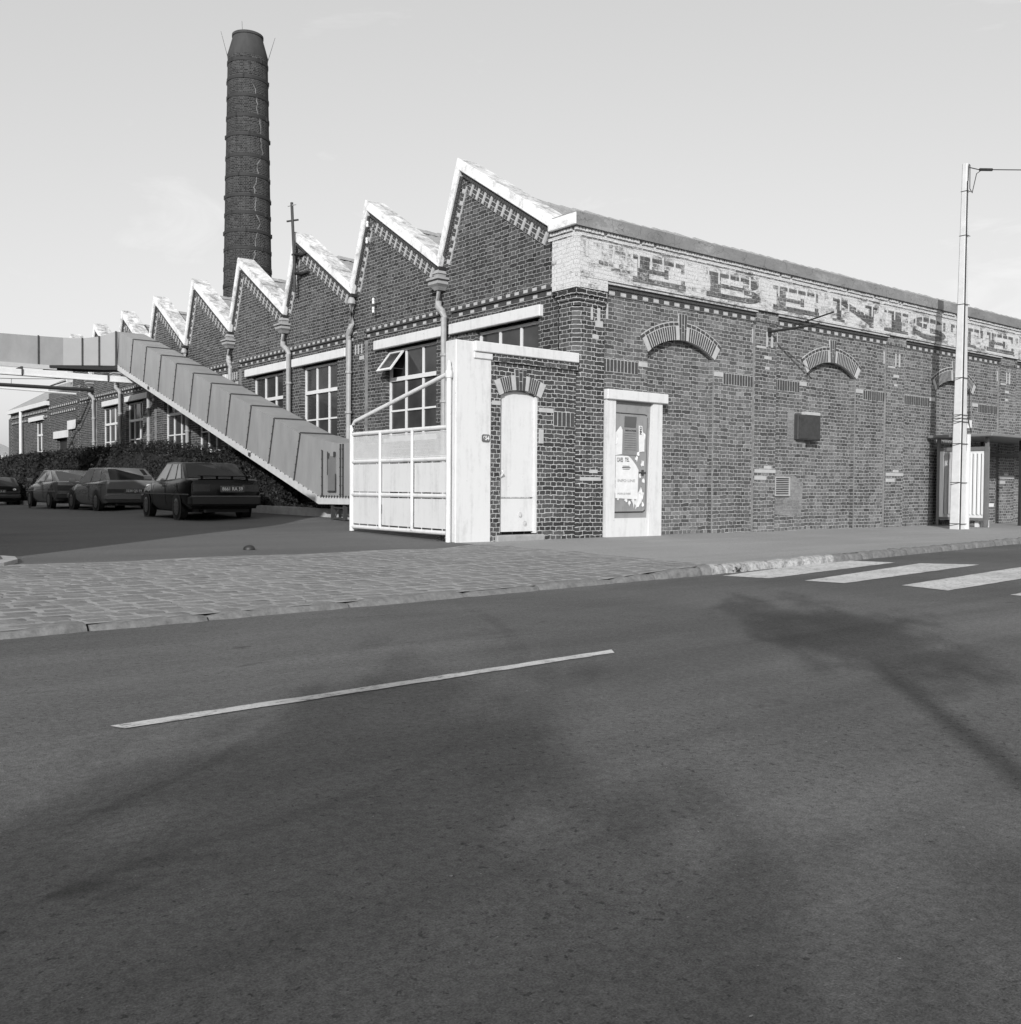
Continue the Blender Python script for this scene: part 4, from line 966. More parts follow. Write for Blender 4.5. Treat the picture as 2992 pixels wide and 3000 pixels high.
# inclined casing with small steps at each panel joint
ribs = [5.55, 6.80, 8.02, 9.2, 10.36, 11.52, 12.70, 13.90, 15.06, 16.26, 17.44, 18.76]
HT = 1.02
ux, uz = -sl/math.hypot(1, sl), 1/math.hypot(1, sl)     # up, square to the slope in (y, z)
def up_(y, h): return (y+ux*h, gz(y)+uz*h)
panels = MB(); tops = MB()
bots = [r+.28 for r in ribs]
for k in range(1, len(ribs)-1):
    a, b = bots[k], bots[k+1]; h = .975
    pa, pb = up_(a, h), up_(b, h)
    panels.quad((GX0, b, gz(b)), (GX0, a, gz(a)), (GX0, *pa), (GX0, *pb), 0); panels.quad((GX1, a, gz(a)), (GX1, b, gz(b)), (GX1, *pb), (GX1, *pa), 0)
    tops.quad((GX0, *pb), (GX0, *pa), (GX1, *pa), (GX1, *pb), 0)
    for (yy) in (a,):
        q = up_(yy, h); rb = MB()
        e = .016
        rb.prism([(GX0-e, yy-.018, gz(yy)), (GX0-e, yy+.018, gz(yy)+.01), (GX0-e, q[0]+.018, q[1]), (GX0-e, q[0]-.018, q[1]-.01)], (e, 0, 0))
        rb.prism([(GX0, q[0]-.02, q[1]-.006), (GX0, q[0]+.02, q[1]+.006), (GX0, q[0]+.02, q[1]+.03), (GX0, q[0]-.02, q[1]+.018)], (GW, 0, 0))
        for s in range(7):
            f = s/6; rb.box(GX0-e-.012, GX0-e, yy+(q[0]-yy)*f-.012, yy+(q[0]-yy)*f+.012, gz(yy)+(q[1]-gz(yy))*f-.012, gz(yy)+(q[1]-gz(yy))*f+.012)
        rb.build('panel_joint', M_RST, t)
a = bots[1]; pa = up_(a, .975)
# lower end box
E0 = 4.55; zt = 1.58
panels.add([(GX0, a, gz(a)), (GX0, 5.95, .58), (GX0, E0, .58), (GX0, E0, zt), (GX0, 5.3, zt+.02), (GX0, *pa)], [(0, 1, 2, 3, 4, 5)]); panels.quad((GX0, E0, .58), (GX1, E0, .58), (GX1, E0, zt), (GX0, E0, zt))
panels.add([(GX1, a, gz(a)), (GX1, 5.95, .58), (GX1, E0, .58), (GX1, E0, zt), (GX1, 5.3, zt+.02), (GX1, *pa)], [(5, 4, 3, 2, 1, 0)])
tops.quad((GX0, *pa), (GX0, 5.3, zt+.02), (GX1, 5.3, zt+.02), (GX1, *pa)); tops.quad((GX0, 5.3, zt+.02), (GX0, E0, zt), (GX1, E0, zt), (GX1, 5.3, zt+.02))
panels.build('side_panel', M_GAL, t); tops.build('top_panel', M_GALT, t);
for yy, zt2 in ((5.85, 1.5), (5.12, 1.60), (5.02, 1.60)):
    mb = MB(); mb.box(GX0-.018, GX0, yy-.02, yy+.02, .59, zt2-.02)
    for s in range(6): mb.box(GX0-.03, GX0-.018, yy-.01, yy+.01, .62+.17*s, .64+.17*s)
    mb.build('panel_joint', M_RST, t)
mb = MB(); mb.box(GX0-.02, GX0-.002, 5.30, 5.60, .70, 1.36); ha = mb.build('hatch', plain('hatch_grey', .15, .5, .1, 3), t)
mb = MB(); mb.box(GX0-.03, GX0-.02, 5.275, 5.30, .68, 1.02); mb.build('hatch_rail', M_RST, ha)
mb = MB(); mb.box(GX0-.03, GX0-.02, 5.29, 5.6, .675, .695); mb.build('hatch_rail', M_RST, ha)
mb = MB(); mb.box(GX0-.035, GX0-.02, 5.545, 5.61, 1.32, 1.42); mb.build('hinge', M_RST, ha)
mb = MB(); mb.box(GX0-.035, GX0-.02, 5.295, 5.36, 1.34, 1.44); mb.build('hinge', M_RST, ha)
mb = MB(); mb.box(GX0-.03, GX0-.02, 5.6, 5.615, 1.0, 1.45); mb.build('hatch_rail', M_RST, ha)

# white bottom beam
mb = MB()
mb.prism([(GX0-.02, 5.95, .575), (GX0-.02, 18.9, gz(18.9)-.005), (GX0-.02, 18.9+.04, gz(18.9)-.145), (GX0-.02, 5.99, .435)], (GW+.04, 0, 0))
mb.prism([(GX0-.02, E0, .575), (GX0-.02, 5.95, .575), (GX0-.02, 5.99, .435), (GX0-.02, E0, .45)], (GW+.04, 0, 0))
mb.build('bottom_beam', plain('white_steel', .50, .5, .12, 5), t)
mb = MB(); y = 6.0
while y < 18.8: mb.box(GX0-.030, GX0-.018, y, y+.014, gz(y)-.006, gz(y)+.018); y += .21
y = E0+.1
while y < 5.9: mb.box(GX0-.035, GX0-.015, y, y+.02, .56, .61); y += .11
for yy in (16.0, 9.2): mb.box(GX0-.06, GX0-.0, yy, yy+.06, gz(yy)-.09, gz(yy)-.01)
mb.build('bolts', M_RST, t)
for y in (5.05, 5.52):
    mb = MB(); mb.box(GX0+.02, GX0+.09, y-.03, y+.03, .14, .44); mb.tube([(GX0+.055, y, .40), (GX0+.055, y, .46)], [.03, .05], 6); mb.build('support_leg', M_RST, t)
mb = MB(); mb.box(GX0+.03, GX0+.08, 5.0, 5.57, .155, .19); mb.box(GX0+.04, GX0+.07, 5.05, 5.52, .36, .385); mb.tube([(GX0+.055, 5.3, .37), (GX0+.055, 5.42, .19)], .012, 5); mb.build('cross_bar', M_RST, t)
mb = MB(); mb.box(GX1-.09, GX1-.03, 5.0, 5.06, .14, .44); mb.build('support_leg', M_RST, t)
# horizontal bridge across the yard (runs away from the factory)
BY0, BY1 = 18.95, 19.75
mb = MB()
joints = [(-1.35, 5.36), (-1.83, 5.16), (-2.30, 5.06), (-2.82, 5.03), (-3.48, 5.01), (-4.6, 4.99), (-5.8, 4.98), (-7.0, 4.97), (-8.4, 4.96), (-9.9, 4.95)]
for k, ((xa, za), (xb, zb)) in enumerate(zip(joints, joints[1:])):
    zb0 = 4.20 if k > 1 else 4.26; za0 = 4.35 if k == 0 else (4.26 if k == 1 else 4.2); zb0 = 4.26 if k == 0 else 4.2
    mi = 1 if k in (0, 1, 2) else 0
    mb.quad((xb, BY0, zb0), (xa, BY0, za0), (xa, BY0, za), (xb, BY0, zb), mi); mb.quad((xa, BY1, za0), (xb, BY1, zb0), (xb, BY1, zb), (xa, BY1, za), mi)
    mb.quad((xb, BY0, zb), (xa, BY0, za), (xa, BY1, za), (xb, BY1, zb), 2); mb.quad((xb, BY0, zb0), (xb, BY1, zb0), (xa, BY1, za0), (xa, BY0, za0), 3)
    if k not in (2,): rbs = MB(); rbs.box(xb-.02, xb+.02, BY0-.02, BY0, zb0-.01, zb+.02); rbs.build('panel_joint', M_RST, t)
mb.quad((-1.35, BY0, 4.35), (GX1, BY0+.0, 4.35), (GX1, BY0, 5.34), (-1.35, BY0, 5.36), 1); mb.quad((-1.35, BY0, 5.36), (GX1, BY0, 5.34), (GX1, BY1, 5.34), (-1.35, BY1, 5.36), 2); mb.quad((GX1, BY0, 4.35), (GX1, BY1, 4.35), (GX1, BY1, 5.34), (GX1, BY0, 5.34), 0); mb.quad((GX1, BY1, 4.35), (-1.35, BY1, 4.35), (-1.35, BY1, 5.36), (GX1, BY1, 5.34), 0)
b0 = up_(bots[-1], .975); 
panels2 = [( -1.3, 18.76), ]
mb.add([(GX0, bots[-1], gz(bots[-1])), (GX0, *b0), (GX0, BY0, 5.36), (GX0, BY0, 4.36)], [(0, 1, 2, 3)], 0)
mb.quad((GX0, BY0, 5.36), (GX0, *b0), (GX1, *b0), (GX1, BY0, 5.34), 2)
mb.build('bridge_panel', [M_GAL, M_GAL2, M_GALT, M_BLK], t)
rbs = MB(); rbs.box(-1.37, -1.33, BY0-.03, BY0, 4.34, 5.37); rbs.build('panel_joint', M_RST, t)
mb = MB(); mb.add([(-1.28, BY0-.05, 4.34), (-1.9, BY0-.05, 4.30), (-3.2, BY0-.05, 4.2), (-3.2, BY1, 4.14), (-1.9, BY1, 4.18), (-1.0, BY1, 4.25), (-1.0, BY0-.05, 4.22)], [(0, 1, 2, 3, 4, 5, 6)]); mb.prism([(-1.28, BY0-.06, 4.35), (-1.75, BY0-.06, 4.28), (-3.2, BY0-.06, 4.20), (-3.2, BY0-.06, 4.13), (-1.75, BY0-.06, 4.18), (-1.1, BY0-.06, 4.24)], (0, .05, 0)); mb.build('drip_flashing', M_BLK, t)
mb = MB(); mb.box(-9.9, -3.0, BY0-.03, BY0+.05, 4.08, 4.2); mb.build('edge_beam', plain('pale_steel', .42, .5, .1, 5), t)
mb = MB(); mb.cbox(-9.9, -.75, 18.5, 18.65, 3.83, 3.985, b=.008); mb.box(-9.9, -.75, 18.47, 18.68, 3.81, 3.83); mb.build('girder', plain('white_girder', .62, .5, .08, 5), t)
for x in (-4.0, -1.7, -6.5): 
    mb = MB(); mb.box(x-.03, x+.03, 18.52, 19.4, 3.99, 4.06); mb.box(x-.02, x+.02, 18.47, 18.495, 3.80, 4.06); mb.build('hanger', M_RST, t)
t = thing('steam_pipe', (-5, 26.5, 4.2), 'black insulated pipe with a white conduit crossing the yard below the bridge', 'pipe')
mb = MB(); mb.tube([(-9.9, 26.5, 4.22), (.1, 26.5, 4.27)], .065, 8); mb.build('duct', M_BLK, t, smooth=True)
mb = MB(); mb.tube([(-9.9, 26.3, 4.13), (-4, 26.3, 4.13), (-.6, 26.3, 4.07)], .035, 6); mb.build('conduit', M_WHT, t, smooth=True)
mb = MB(); pts = [(-9.9+1.2*k, 26.45, 4.42+.25*((k-4)/4)**2) for k in range(9)]; mb.tube(pts, .012, 5)
for p in pts[::2]: mb.tube([p, (p[0], 26.5, 4.25)], .008, 4)
mb.build('catenary', M_RST, t)
# ------------------------------------------------------------------ planter wall and hedge
mb = MB(); ys = [4.2+.6*k for k in range(0, 56)]
for a, b in zip(ys, ys[1:]):
    mb.add([(-.95, a, yard_z(-1, a)-.05), (-.95, b, yard_z(-1, b)-.05), (-.94, b, yard_z(-1, b)+.17), (-.94, a, yard_z(-1, a)+.17), (-.80, a, yard_z(-1, a)+.17), (-.80, b, yard_z(-1, b)+.17)], [(0, 3, 2, 1), (3, 4, 5, 2)])
    mb.quad((-.80, a, yard_z(-1, a)+.10), (.06, a, yard_z(-1, a)+.10), (.06, b, yard_z(-1, b)+.10), (-.80, b, yard_z(-1, b)+.10), 1)
mb.quad((-.95, 4.2, -.1), (-.94, 4.2, .25), (.06, 4.2, .25), (.06, 4.2, -.1), 0)
tag(mb.build('planter_wall', [plain('planter_concrete', .36, .9, .3, 4, bmp=.3), plain('soil', .03, .95, .4, 12, bmp=.5)]), 'low pale concrete kerb wall holding the bed below the gallery', 'low wall')
t = thing('hedge', (-.45, 20, .2), 'long dark clipped hedge along the yard wall behind the parked cars', 'hedge')
random.seed(11)
mb = MB(); lv = MB()
def hedge_top(y):
    if y < 12: return 1.05+.5*max(0, (y-9.0)/3)
    if y < 17: return 1.55+.37*(y-12)/5
    return 1.95
y = 9.0
while y < 39:
    h = hedge_top(y); 
    st = .55; mb.add([(-.72, y, .1), (-.72, y+st, .1), (-.70, y+st, h-.22), (-.70, y, h-.22), (-.15, y, h-.22), (-.15, y+st, h-.22)], [(0, 3, 2, 1), (3, 4, 5, 2)]); y += st
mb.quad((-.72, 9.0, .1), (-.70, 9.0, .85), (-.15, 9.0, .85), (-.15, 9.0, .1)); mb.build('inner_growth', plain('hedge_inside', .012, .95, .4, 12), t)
def leaf(mb, p, s, up=.3):
    d = Vector((random.gauss(0, 1), random.gauss(0, 1), random.gauss(up, 1))).normalized(); a = d.cross(Vector((random.gauss(0, 1), random.gauss(0, 1), random.gauss(0, 1)))).normalized(); b = d.cross(a)
    p = Vector(p); w_ = s*random.uniform(.3, .5); l = s*random.uniform(.7, 1.2)
    mb.add([p-a*w_*.6, p+b*l*.5-a*w_*.1+d*w_*.3, p+b*l, p+b*l*.45+a*w_], [(0, 1, 2, 3)])
for k in range(30000):
    y = 8.8+30.2*random.random()**1.7; h = hedge_top(y)*(1+.03*math.sin(y*2.7)+.025*math.sin(y*6.1)+.02*math.sin(y*11.3)); side = random.random()
    bul = .05*math.sin(y*1.9)+.04*math.sin(y*4.3+1)
    if side < .66: p = (-.76-bul-random.random()**2*.09+random.uniform(0, .10), y, .12+(h-.12)*random.random())
    else: p = (random.uniform(-.82, -.1), y, h-.18+abs(random.gauss(0, .10)))
    if p[1] < 9.05: p = (random.uniform(-.75, -.15), p[1]+.1+random.uniform(-.1, .12), .1+random.random()*1.0)
    leaf(lv, p, random.uniform(.06, .11) if y < 22 else .13)
for k in range(1100):      # stray shoots
    y = random.uniform(10, 38); x = random.uniform(-.75, -.3); h = hedge_top(y)
    for q in range(5): leaf(lv, (x+q*.004, y+q*.006, h-.05+q*.045), .07, 1.)
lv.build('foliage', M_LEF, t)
# weeds in the bed below the gallery
wd = MB(); random.seed(5)
for k in range(700):
    y = random.uniform(6.2, 9.2); leaf(wd, (random.uniform(-.80, -.5), y, .27+random.random()*.10), .05, .6)
o = tag(wd.build('weeds', M_LEF), 'low weeds growing on the bed edge under the sloping gallery', 'weeds'); o['kind'] = 'stuff'
wd = MB()
for k in range(60): leaf(wd, (-2.2+random.uniform(-.12, .1), .28+random.uniform(-.12, .1), .01+random.random()*.05), .05, .6)
o = tag(wd.build('weeds', M_LEF), 'small tuft of weeds under the gate hinge by the pillar', 'weeds'); o['kind'] = 'stuff'
# ------------------------------------------------------------------ chimney
CX, CY = 10.4, 36.7
t = thing('factory_chimney', (CX, CY, 0), 'tall dark round brick smokestack with iron bands behind the sawtooth roofs', 'chimney')
def cr(z): return 1.35-(1.35-1.0)*(z-3.5)/(22.4-3.5)
mb = MB(); prof = [(cr(z), z) for z in (0, 3, 6, 9, 12, 15, 18, 20, 21.2, 22.0, 22.65)]
mb.lathe(CX, CY, prof, 40); mb.build('shaft', M_CHM, t, smooth=True, uvpolar=(CX, CY, 1.15))
mb = MB(); mb.lathe(CX, CY, [(1.0, 22.55), (1.015, 22.72), (.75, 23.66), (.785, 23.68), (.785, 23.80), (.64, 23.80), (.60, 23.0)], 40, cap=False); mb.build('cap', plain('soot_stained_cement', .04, .9, .35, 1.2, bmp=.2, vscale=(2, 2, .5)), t, smooth=True)
z = 4.2
while z < 22.6:
    r = cr(z); mb = MB(); mb.lathe(CX, CY, [(r, z-.085), (r+.026, z-.08), (r+.026, z+.08), (r, z+.085)], 40, cap=False)
    for k in range(4): a = k*math.pi/2+z; mb.box(CX+r*math.cos(a)-.05, CX+r*math.cos(a)+.05, CY+r*math.sin(a)-.05, CY+r*math.sin(a)+.05, z-.10, z+.10)
    mb.build('iron_band', plain('band_iron', .022, .8, .3, 6), t, smooth=True); z += random.uniform(.88, 1.06)
# repaired crack running down the side facing the camera
vd = Vector((CAMLOC.x-CX, CAMLOC.y-CY, 0)).normalized(); sd_ = Vector((-vd.y, vd.x, 0))
mb = MB(); random.seed(2); z = 21.0; off = .27; 
while z > 4.6:
    z2 = z-random.uniform(.06, .14); z2 = z2 if z2 > 4.6 else 4.5; off2 = off+random.uniform(-.055, .055)+(.27-off)*.06+(.016 if z > 14 else (-.0 if z > 10 else .03)); off2 = max(-.1, min(.75, off2))
    if True:
        for (o_, zz, q_, zq) in ((off, z, off2, z2),):
            r = cr(z)+.006; f = lambda o, zz: (CX+vd.x*math.sqrt(max(.01, r*r-o*o))+sd_.x*o, CY+vd.y*math.sqrt(max(.01, r*r-o*o))+sd_.y*o, zz)
            wk = random.uniform(.008, .024); mb.add([f(o_-.018, zz), f(o_+.018, zz), f(q_+wk, zq), f(q_-wk, zq)], [(0, 1, 2, 3)])
    z, off = z2, off2
mb.build('mortar_repair', plain('pale_mortar', .19, .9, .7, 3), t)
for (dx, tilt) in ((-1.0, -.38), (-.25, -.05), (1.0, .42)):
    b = Vector((CX, CY, 22.6 if abs(dx) > .5 else 23.7))+sd_*dx*.98; tp = b+sd_*tilt*.9+Vector((0, 0, 1.3 if abs(dx) > .5 else .85))
    mb = MB(); mb.tube([b, tp], [.014, .008], 5); mb.build('lightning_rod', M_BLK, t)
# ventilator cowl behind the fifth gable
t = thing('roof_ventilator', (2.2, 16.9, 5.2), 'dark conical ventilator cowl on the roof in front of the chimney', 'ventilator')
mb = MB(); mb.lathe(2.2, 16.9, [(.22, 4.9), (.22, 5.35)], 14); mb.build('stack', M_RST, t, smooth=True)
mb = MB(); mb.lathe(2.2, 16.9, [(.50, 5.42), (.48, 5.47), (.06, 5.72), (.04, 5.74)], 18); mb.build('cone', plain('zinc_grey', .12, .5, .2, 6), t, smooth=True)
# antenna mast on the third gable
t = thing('antenna_mast', (-.07, 9.62, 4.9), 'thin dark antenna mast clamped to the third gable', 'antenna')
mb = MB(); mb.tube([(-.12, 9.52, 5.25), (-.12, 9.55, 6.0), (-.12, 9.68, 7.33)], .035, 8); mb.build('pole', M_RST, t, smooth=True)
mb = MB(); mb.tube([(-.12, 9.88, 7.29), (-.12, 9.46, 7.24)], .012, 6); mb.build('top_element', plain('aluminium', .4, .4), t)
mb = MB(); mb.tube([(-.24, 9.69, 6.88), (.02, 9.62, 6.95)], .022, 6); mb.build('lower_element', M_RST, t)
for z, yy in ((6.12, 9.58), (5.68, 9.54)):
    mb = MB(); mb.box(-.15, .06, yy-.12, yy+.05, z-.02, z+.02); mb.box(-.02, .06, yy-.42, yy-.1, z-.03, z+.01); mb.build('clamp', M_BLK, t)
# ------------------------------------------------------------------ annex at the far end of the yard
t = thing('annex_building', (0, 34, 0), 'low brick annex with tiled hip roof at the far end of the yard', 'annex')
mb = MB(); aw = [(34.25, 35.6, 1.6, 3.56)]
wall_y([33.0, 40.6], aw, WX, lambda y: 4.12, mb)
mb.quad((WX, 40.6, -.2), (12, 40.6, -.2), (12, 40.6, 4.12), (WX, 40.6, 4.12)); mb.build('wall', M_BRG, t)
mb = MB(); wall_y([28.3, 33.0], [(28.6, 29.6, 0, 3.0), (30.2, 31.9, 1.5, 2.66)], WX-.02, lambda y: 4.62, mb); mb.quad((WX-.02, 28.3, -.2), (WX-.02, 28.3, 4.62), (3, 28.3, 4.62), (3, 28.3, -.2)); mb.quad((WX-.02, 33.0, -.2), (3, 33.0, -.2), (3, 33.0, 4.62), (WX-.02, 33.0, 4.62)); mb.quad((WX-.02, 28.3, 4.62), (WX-.02, 33, 4.62), (3, 33, 4.62), (3, 28.3, 4.62)); mb.build('parapet_wall', M_BRG, t)
mb = MB(); mb.box(WX-.03, WX-.02, 28.35, 32.95, 4.33, 4.60, 0); y = 28.4
while y < 32.9: mb.box(WX-.045, WX-.02, y+.01, y+.075, 4.34, 4.59, 1); y += .15
mb.build('soldier_course', [M_MOR, M_DKB], t)
for (a, b, z) in ((28.4, 32.9, 3.98), (33.1, 40.5, 3.92)):
    for zz in (z, z-.26):
        mb = MB(); y = a; k = 0
        while y < b: mb.box(WX-.06, WX, y+.01, y+.13, zz-.04, zz+.04, 2 if k % 2 else 1); y += .15; k += 1
        mb.build('corbel_band', [M_MOR, M_DKB, M_STN], t)
for (a, b, z0, z1) in ((34.0, 36.56, 3.56, 3.75), (28.5, 29.9, 2.95, 3.3), (30.0, 32.1, 2.66, 2.95)):
    mb = MB(); mb.box(-.03, WX+.1, a, b, z0, z1); mb.build('lintel', M_LNT, t)
window(34.25, 35.6, 1.6, 3.56, WX+.08, t, cols=2)
mb = MB(); mb.box(-.10, .2, 33.0, 40.7, 4.12, 4.30); mb.box(WX+.2, .6, 29.4, 33.9, 4.83, 5.0); mb.build('eaves_board', M_LNT, t)
mb = MB(); mb.add([(-.1, 33.05, 4.3), (-.1, 40.7, 4.3), (3.2, 37.4, 6.4), (3.2, 33.05, 6.4), (12, 40.7, 4.3), (9, 37.4, 6.4)], [(0, 3, 2, 1), (1, 2, 5, 4)]); mb.quad((.2, 29.4, 5.0), (3.2, 29.4, 6.6), (3.2, 33.9, 6.6), (.2, 33.9, 5.0)); mb.add([(.2, 33.9, 5.0), (3.2, 33.9, 6.6), (3.2, 33.9, 4.8)], [(0, 1, 2)]); mb.box(.2, 3, 29.5, 33.85, 4.5, 4.9); mb.build('roof', M_TIL, t)
mb = MB(); mb.tube([(-.06, 37.9, 4.15), (-.06, 37.9, .1)], .07, 8); mb.build('downpipe', M_LNT, t, smooth=True)
mb = MB(); mb.box(-.03, WX, 28.35, 28.62, 0, 3.9); mb.box(-.03, WX, 32.75, 33.1, 0, 3.9); mb.box(-.03, WX, 40.2, 40.6, 0, 3.9); mb.build('pilaster', M_BRG, t)
mb = MB(); mb.quad((WX+.14, 32, 1.4), (WX+.14, 30.1, 1.4), (WX+.14, 30.1, 2.7), (WX+.14, 32, 2.7)); mb.quad((WX+.14, 29.7, 0), (WX+.14, 28.5, 0), (WX+.14, 28.5, 3.0), (WX+.14, 29.7, 3.0)); mb.build('dark_opening', M_BLK, t)
# shed, panel fence and tree beyond the annex
t = thing('open_shed', (0, 52, 0), 'open shed with a corrugated roof beyond the annex at the left edge', 'shed')
mb = MB(); mb.add([(-8, 50, 2.55), (2.5, 50, 2.55), (2.5, 56, 3.3), (-8, 56, 3.3)], [(0, 1, 2, 3)]); mb.box(-8, 2.5, 49.95, 50.05, 2.42, 2.55); mb.build('roof', plain('corrugated_sheet', .30, .6, .35, 2.5, vscale=(6, .4, 1)), t)
mb = MB(); mb.box(-8, 2.5, 55.9, 56, -.2, 3.2); mb.build('back_wall', plain('shed_dark', .04, .9, .3, 3), t)
for x in (-6, -2.4, 1.25):
    mb = MB(); mb.box(x-.06, x+.06, 50, 50.12, -.2, 2.5); mb.build('post', M_WHT, t)
mb = MB()
for k in range(24): mb.box(-9+.5*k, -9+.5*k+.48, 46, 46.05, -.2, .95+.03*(k % 2))
tag(mb.build('panel_fence', M_LNT), 'white panel fence in front of the shed at the far left', 'fence')
def tree(loc, label, crown_c, rad, trunk_r, n, s, ma, group=None, squash=1., seed=1, loose=.17, ncl=26):
    random.seed(seed); t = thing('tree', loc, label, 'tree', group)
    mb = MB(); x, y, z = loc; cx, cy, cz = crown_c
    mb.tube([(x, y, z-.1), (x+.03, y, z+(cz-z)*.4), (cx, cy, cz-rad*.5), (cx, cy, cz+rad*.5)], [trunk_r*1.2, trunk_r, trunk_r*.8, trunk_r*.2], 8)
    for k in range(9):
        a = random.uniform(0, 6.28); h = random.uniform(-.6, .1); d = Vector((math.cos(a), math.sin(a), random.uniform(.3, .9)))
        p0 = Vector((cx, cy, cz+rad*h)); mb.tube([p0, p0+d*rad*.4, p0+d*rad*.85+Vector((0, 0, rad*.1))], [trunk_r*.4, trunk_r*.25, trunk_r*.08], 5)
    mb.build('trunk', M_BRK, t, smooth=True)
    lv = MB(); cl = [(Vector((random.gauss(0, 1), random.gauss(0, 1), random.gauss(0, 1))).normalized()*rad*random.uniform(.25, .95)) for _ in range(ncl)]
    for k in range(n):
        c = random.choice(cl); p = Vector(crown_c)+Vector((c.x, c.y, c.z*squash))+Vector((random.gauss(0, 1), random.gauss(0, 1), random.gauss(0, 1)))*rad*loose
        leaf(lv, p, s*random.uniform(.7, 1.2), .4)
    lv.build('crown', ma, t); return t
tree((-2.2, 62, -.15), 'pale leafy tree rising beyond the annex at the left edge', (-2.2, 62, 4.0), 2.3, .16, 2600, .28, M_LEF2, seed=4)
# trees of the pavement behind the camera: only their shadows reach the road in view
def sunpt(a, b): return (SX*a-SY*b, SY*a+SX*b)
tn = math.tan(R(SUN_EL))
bx, by = sunpt(-21, -2.36); tree((bx, by, 0), 'slim street tree on the pavement behind the camera, seen only by its shadow', (bx, by, 12.2*tn-.05), .80, .060, 1350, .13, M_LEF2, 'street trees behind the camera', seed=8, squash=1.05, loose=.12, ncl=34)
bx, by = sunpt(-29, -.42); tree((bx, by, 0), 'broad street tree farther back behind the camera, seen only by its shadow', (bx, by, 14.6*tn-.05), 1.25, .05, 1900, .24, M_LEF2, 'street trees behind the camera', seed=9)
bx, by = sunpt(-34, -1.7); tree((bx, by, 0), 'tall street tree farthest back behind the camera, seen only by its shadow', (bx, by, 18.4*tn-.05), 1.1, .06, 1700, .24, M_LEF2, 'street trees behind the camera', seed=12)
# building on the other side of the yard
t = thing('yard_building', (-14, 18, 0), 'tall brick workshop on the left side of the yard, out of frame', 'workshop')
mb = MB(); mb.box(-20, -9.9, -1.75, 60, -.2, 5.15); mb.build('wall', M_FAR, t)
mb = MB(); mb.box(-20.1, -9.8, -1.85, 60.1, 5.15, 5.3); mb.build('coping', M_COR, t)
for k in range(9):
    mb = MB(); y = 2+6.3*k; mb.box(-9.9, -9.86, y, y+2, 1.6, 3.6); mb.build('window', M_GLS, t)
# ------------------------------------------------------------------ street pole and shelter
PX, PY0 = 9.45, -1.31
t = thing('utility_pole', (PX+.1, PY0+.1, -.05), 'tall pale concrete utility pole on the pavement with cables strapped to it', 'utility pole')
def polepoly(z):
    f = (z+.05)/7.45; wx = .30*(1-f)+.10*f; wy = .22*(1-f)+.11*f; return wx, wy
wx0, wy0 = polepoly(-.05); wx1, wy1 = polepoly(7.4); ax, ay = PX, PY0-.0
mb = MB(); c = .02
def ring(z, wx, wy):
    ox = (.30-wx)*.25; y1 = PY0+wy; return [(PX+ox+c, PY0, z), (PX+ox+wx-c, PY0, z), (PX+ox+wx, PY0+c, z), (PX+ox+wx, y1-c, z), (PX+ox+wx-c, y1, z), (PX+ox+c, y1, z), (PX+ox, y1-c, z), (PX+ox, PY0+c, z)]
rr = ring(-.08, wx0, wy0)+ring(7.47, wx1, wy1)
mb.add(rr, [tuple(range(8))[::-1], tuple(range(8, 16))]+[(k, (k+1) % 8, 8+(k+1) % 8, 8+k) for k in range(8)]); mb.build('shaft', M_POL, t)
mb = MB(); mb.tube([(PX+(.30-polepoly(z)[0])*.25+.012, PY0-.012, z) for z in (-.04, 2, 4, 6, 7.1)], .013, 6); mb.tube([(PX+.06, PY0-.02, 7.1), (PX+.07, PY0-.03, 7.44), (PX+.11, PY0-.03, 7.42), (PX+.12, PY0-.03, 6.95), (PX+.2, PY0-.04, 6.88), (PX+.35, PY0-.05, 7.3), (PX+.5, PY0-.06, 7.39)], .009, 5); mb.tube([(PX+.28, PY0-.02, 2.9), (PX+.22, PY0-.05, 2.2), (PX+.27, PY0-.08, 1.98), (PX+.31, PY0-.05, 2.1)], .01, 5); mb.build('cable', M_BLK, t, smooth=True)
mb = MB(); mb.box(PX+.255, PX+.315, PY0-.05, PY0-.002, -.06, 1.95); mb.build('conduit', M_WHT, t)
mb = MB(); mb.box(PX+.25, PX+.33, PY0-.06, PY0, 2.08, 2.24); mb.build('junction_box', M_WHT, t)
mb = MB()
for z in (.1, .95, 1.75, 2.2, 2.27, 2.34, 3.1, 4.6, 6.0, 6.9):
    a_, b_ = polepoly(z); ox = (.30-a_)*.25; e = .006
    for q in (0, -.05 if z < 4 else 0):
        mb.box(PX+ox-e, PX+ox+a_+e, PY0-e-.02, PY0-e-.012, z-.006, z+.006) if q == 0 else None
        mb.add([(PX+ox-e, PY0-e, z), (PX+ox-e, PY0+b_+e, z+q), (PX+ox-e, PY0+b_+e, z+q+.012), (PX+ox-e, PY0-e, z+.012)], [(0, 1, 2, 3)])
mb.build('strap', M_BLK, t)
mb = MB(); mb.tube([(PX+.45, PY0-.06, 7.40), (PX+.66, PY0-.22, 7.40)], [.03, .03], 6); mb.tube([(PX+.1, PY0-.02, 7.38), (PX+.5, PY0-.06, 7.40)], .01, 5); mb.tube([(PX+.62, PY0-.19, 7.40), (PX+6.2, PY0-4.5, 7.41), (PX+14, PY0-10.6, 7.58)], .011, 5); mb.build('overhead_line', M_BLK, t)
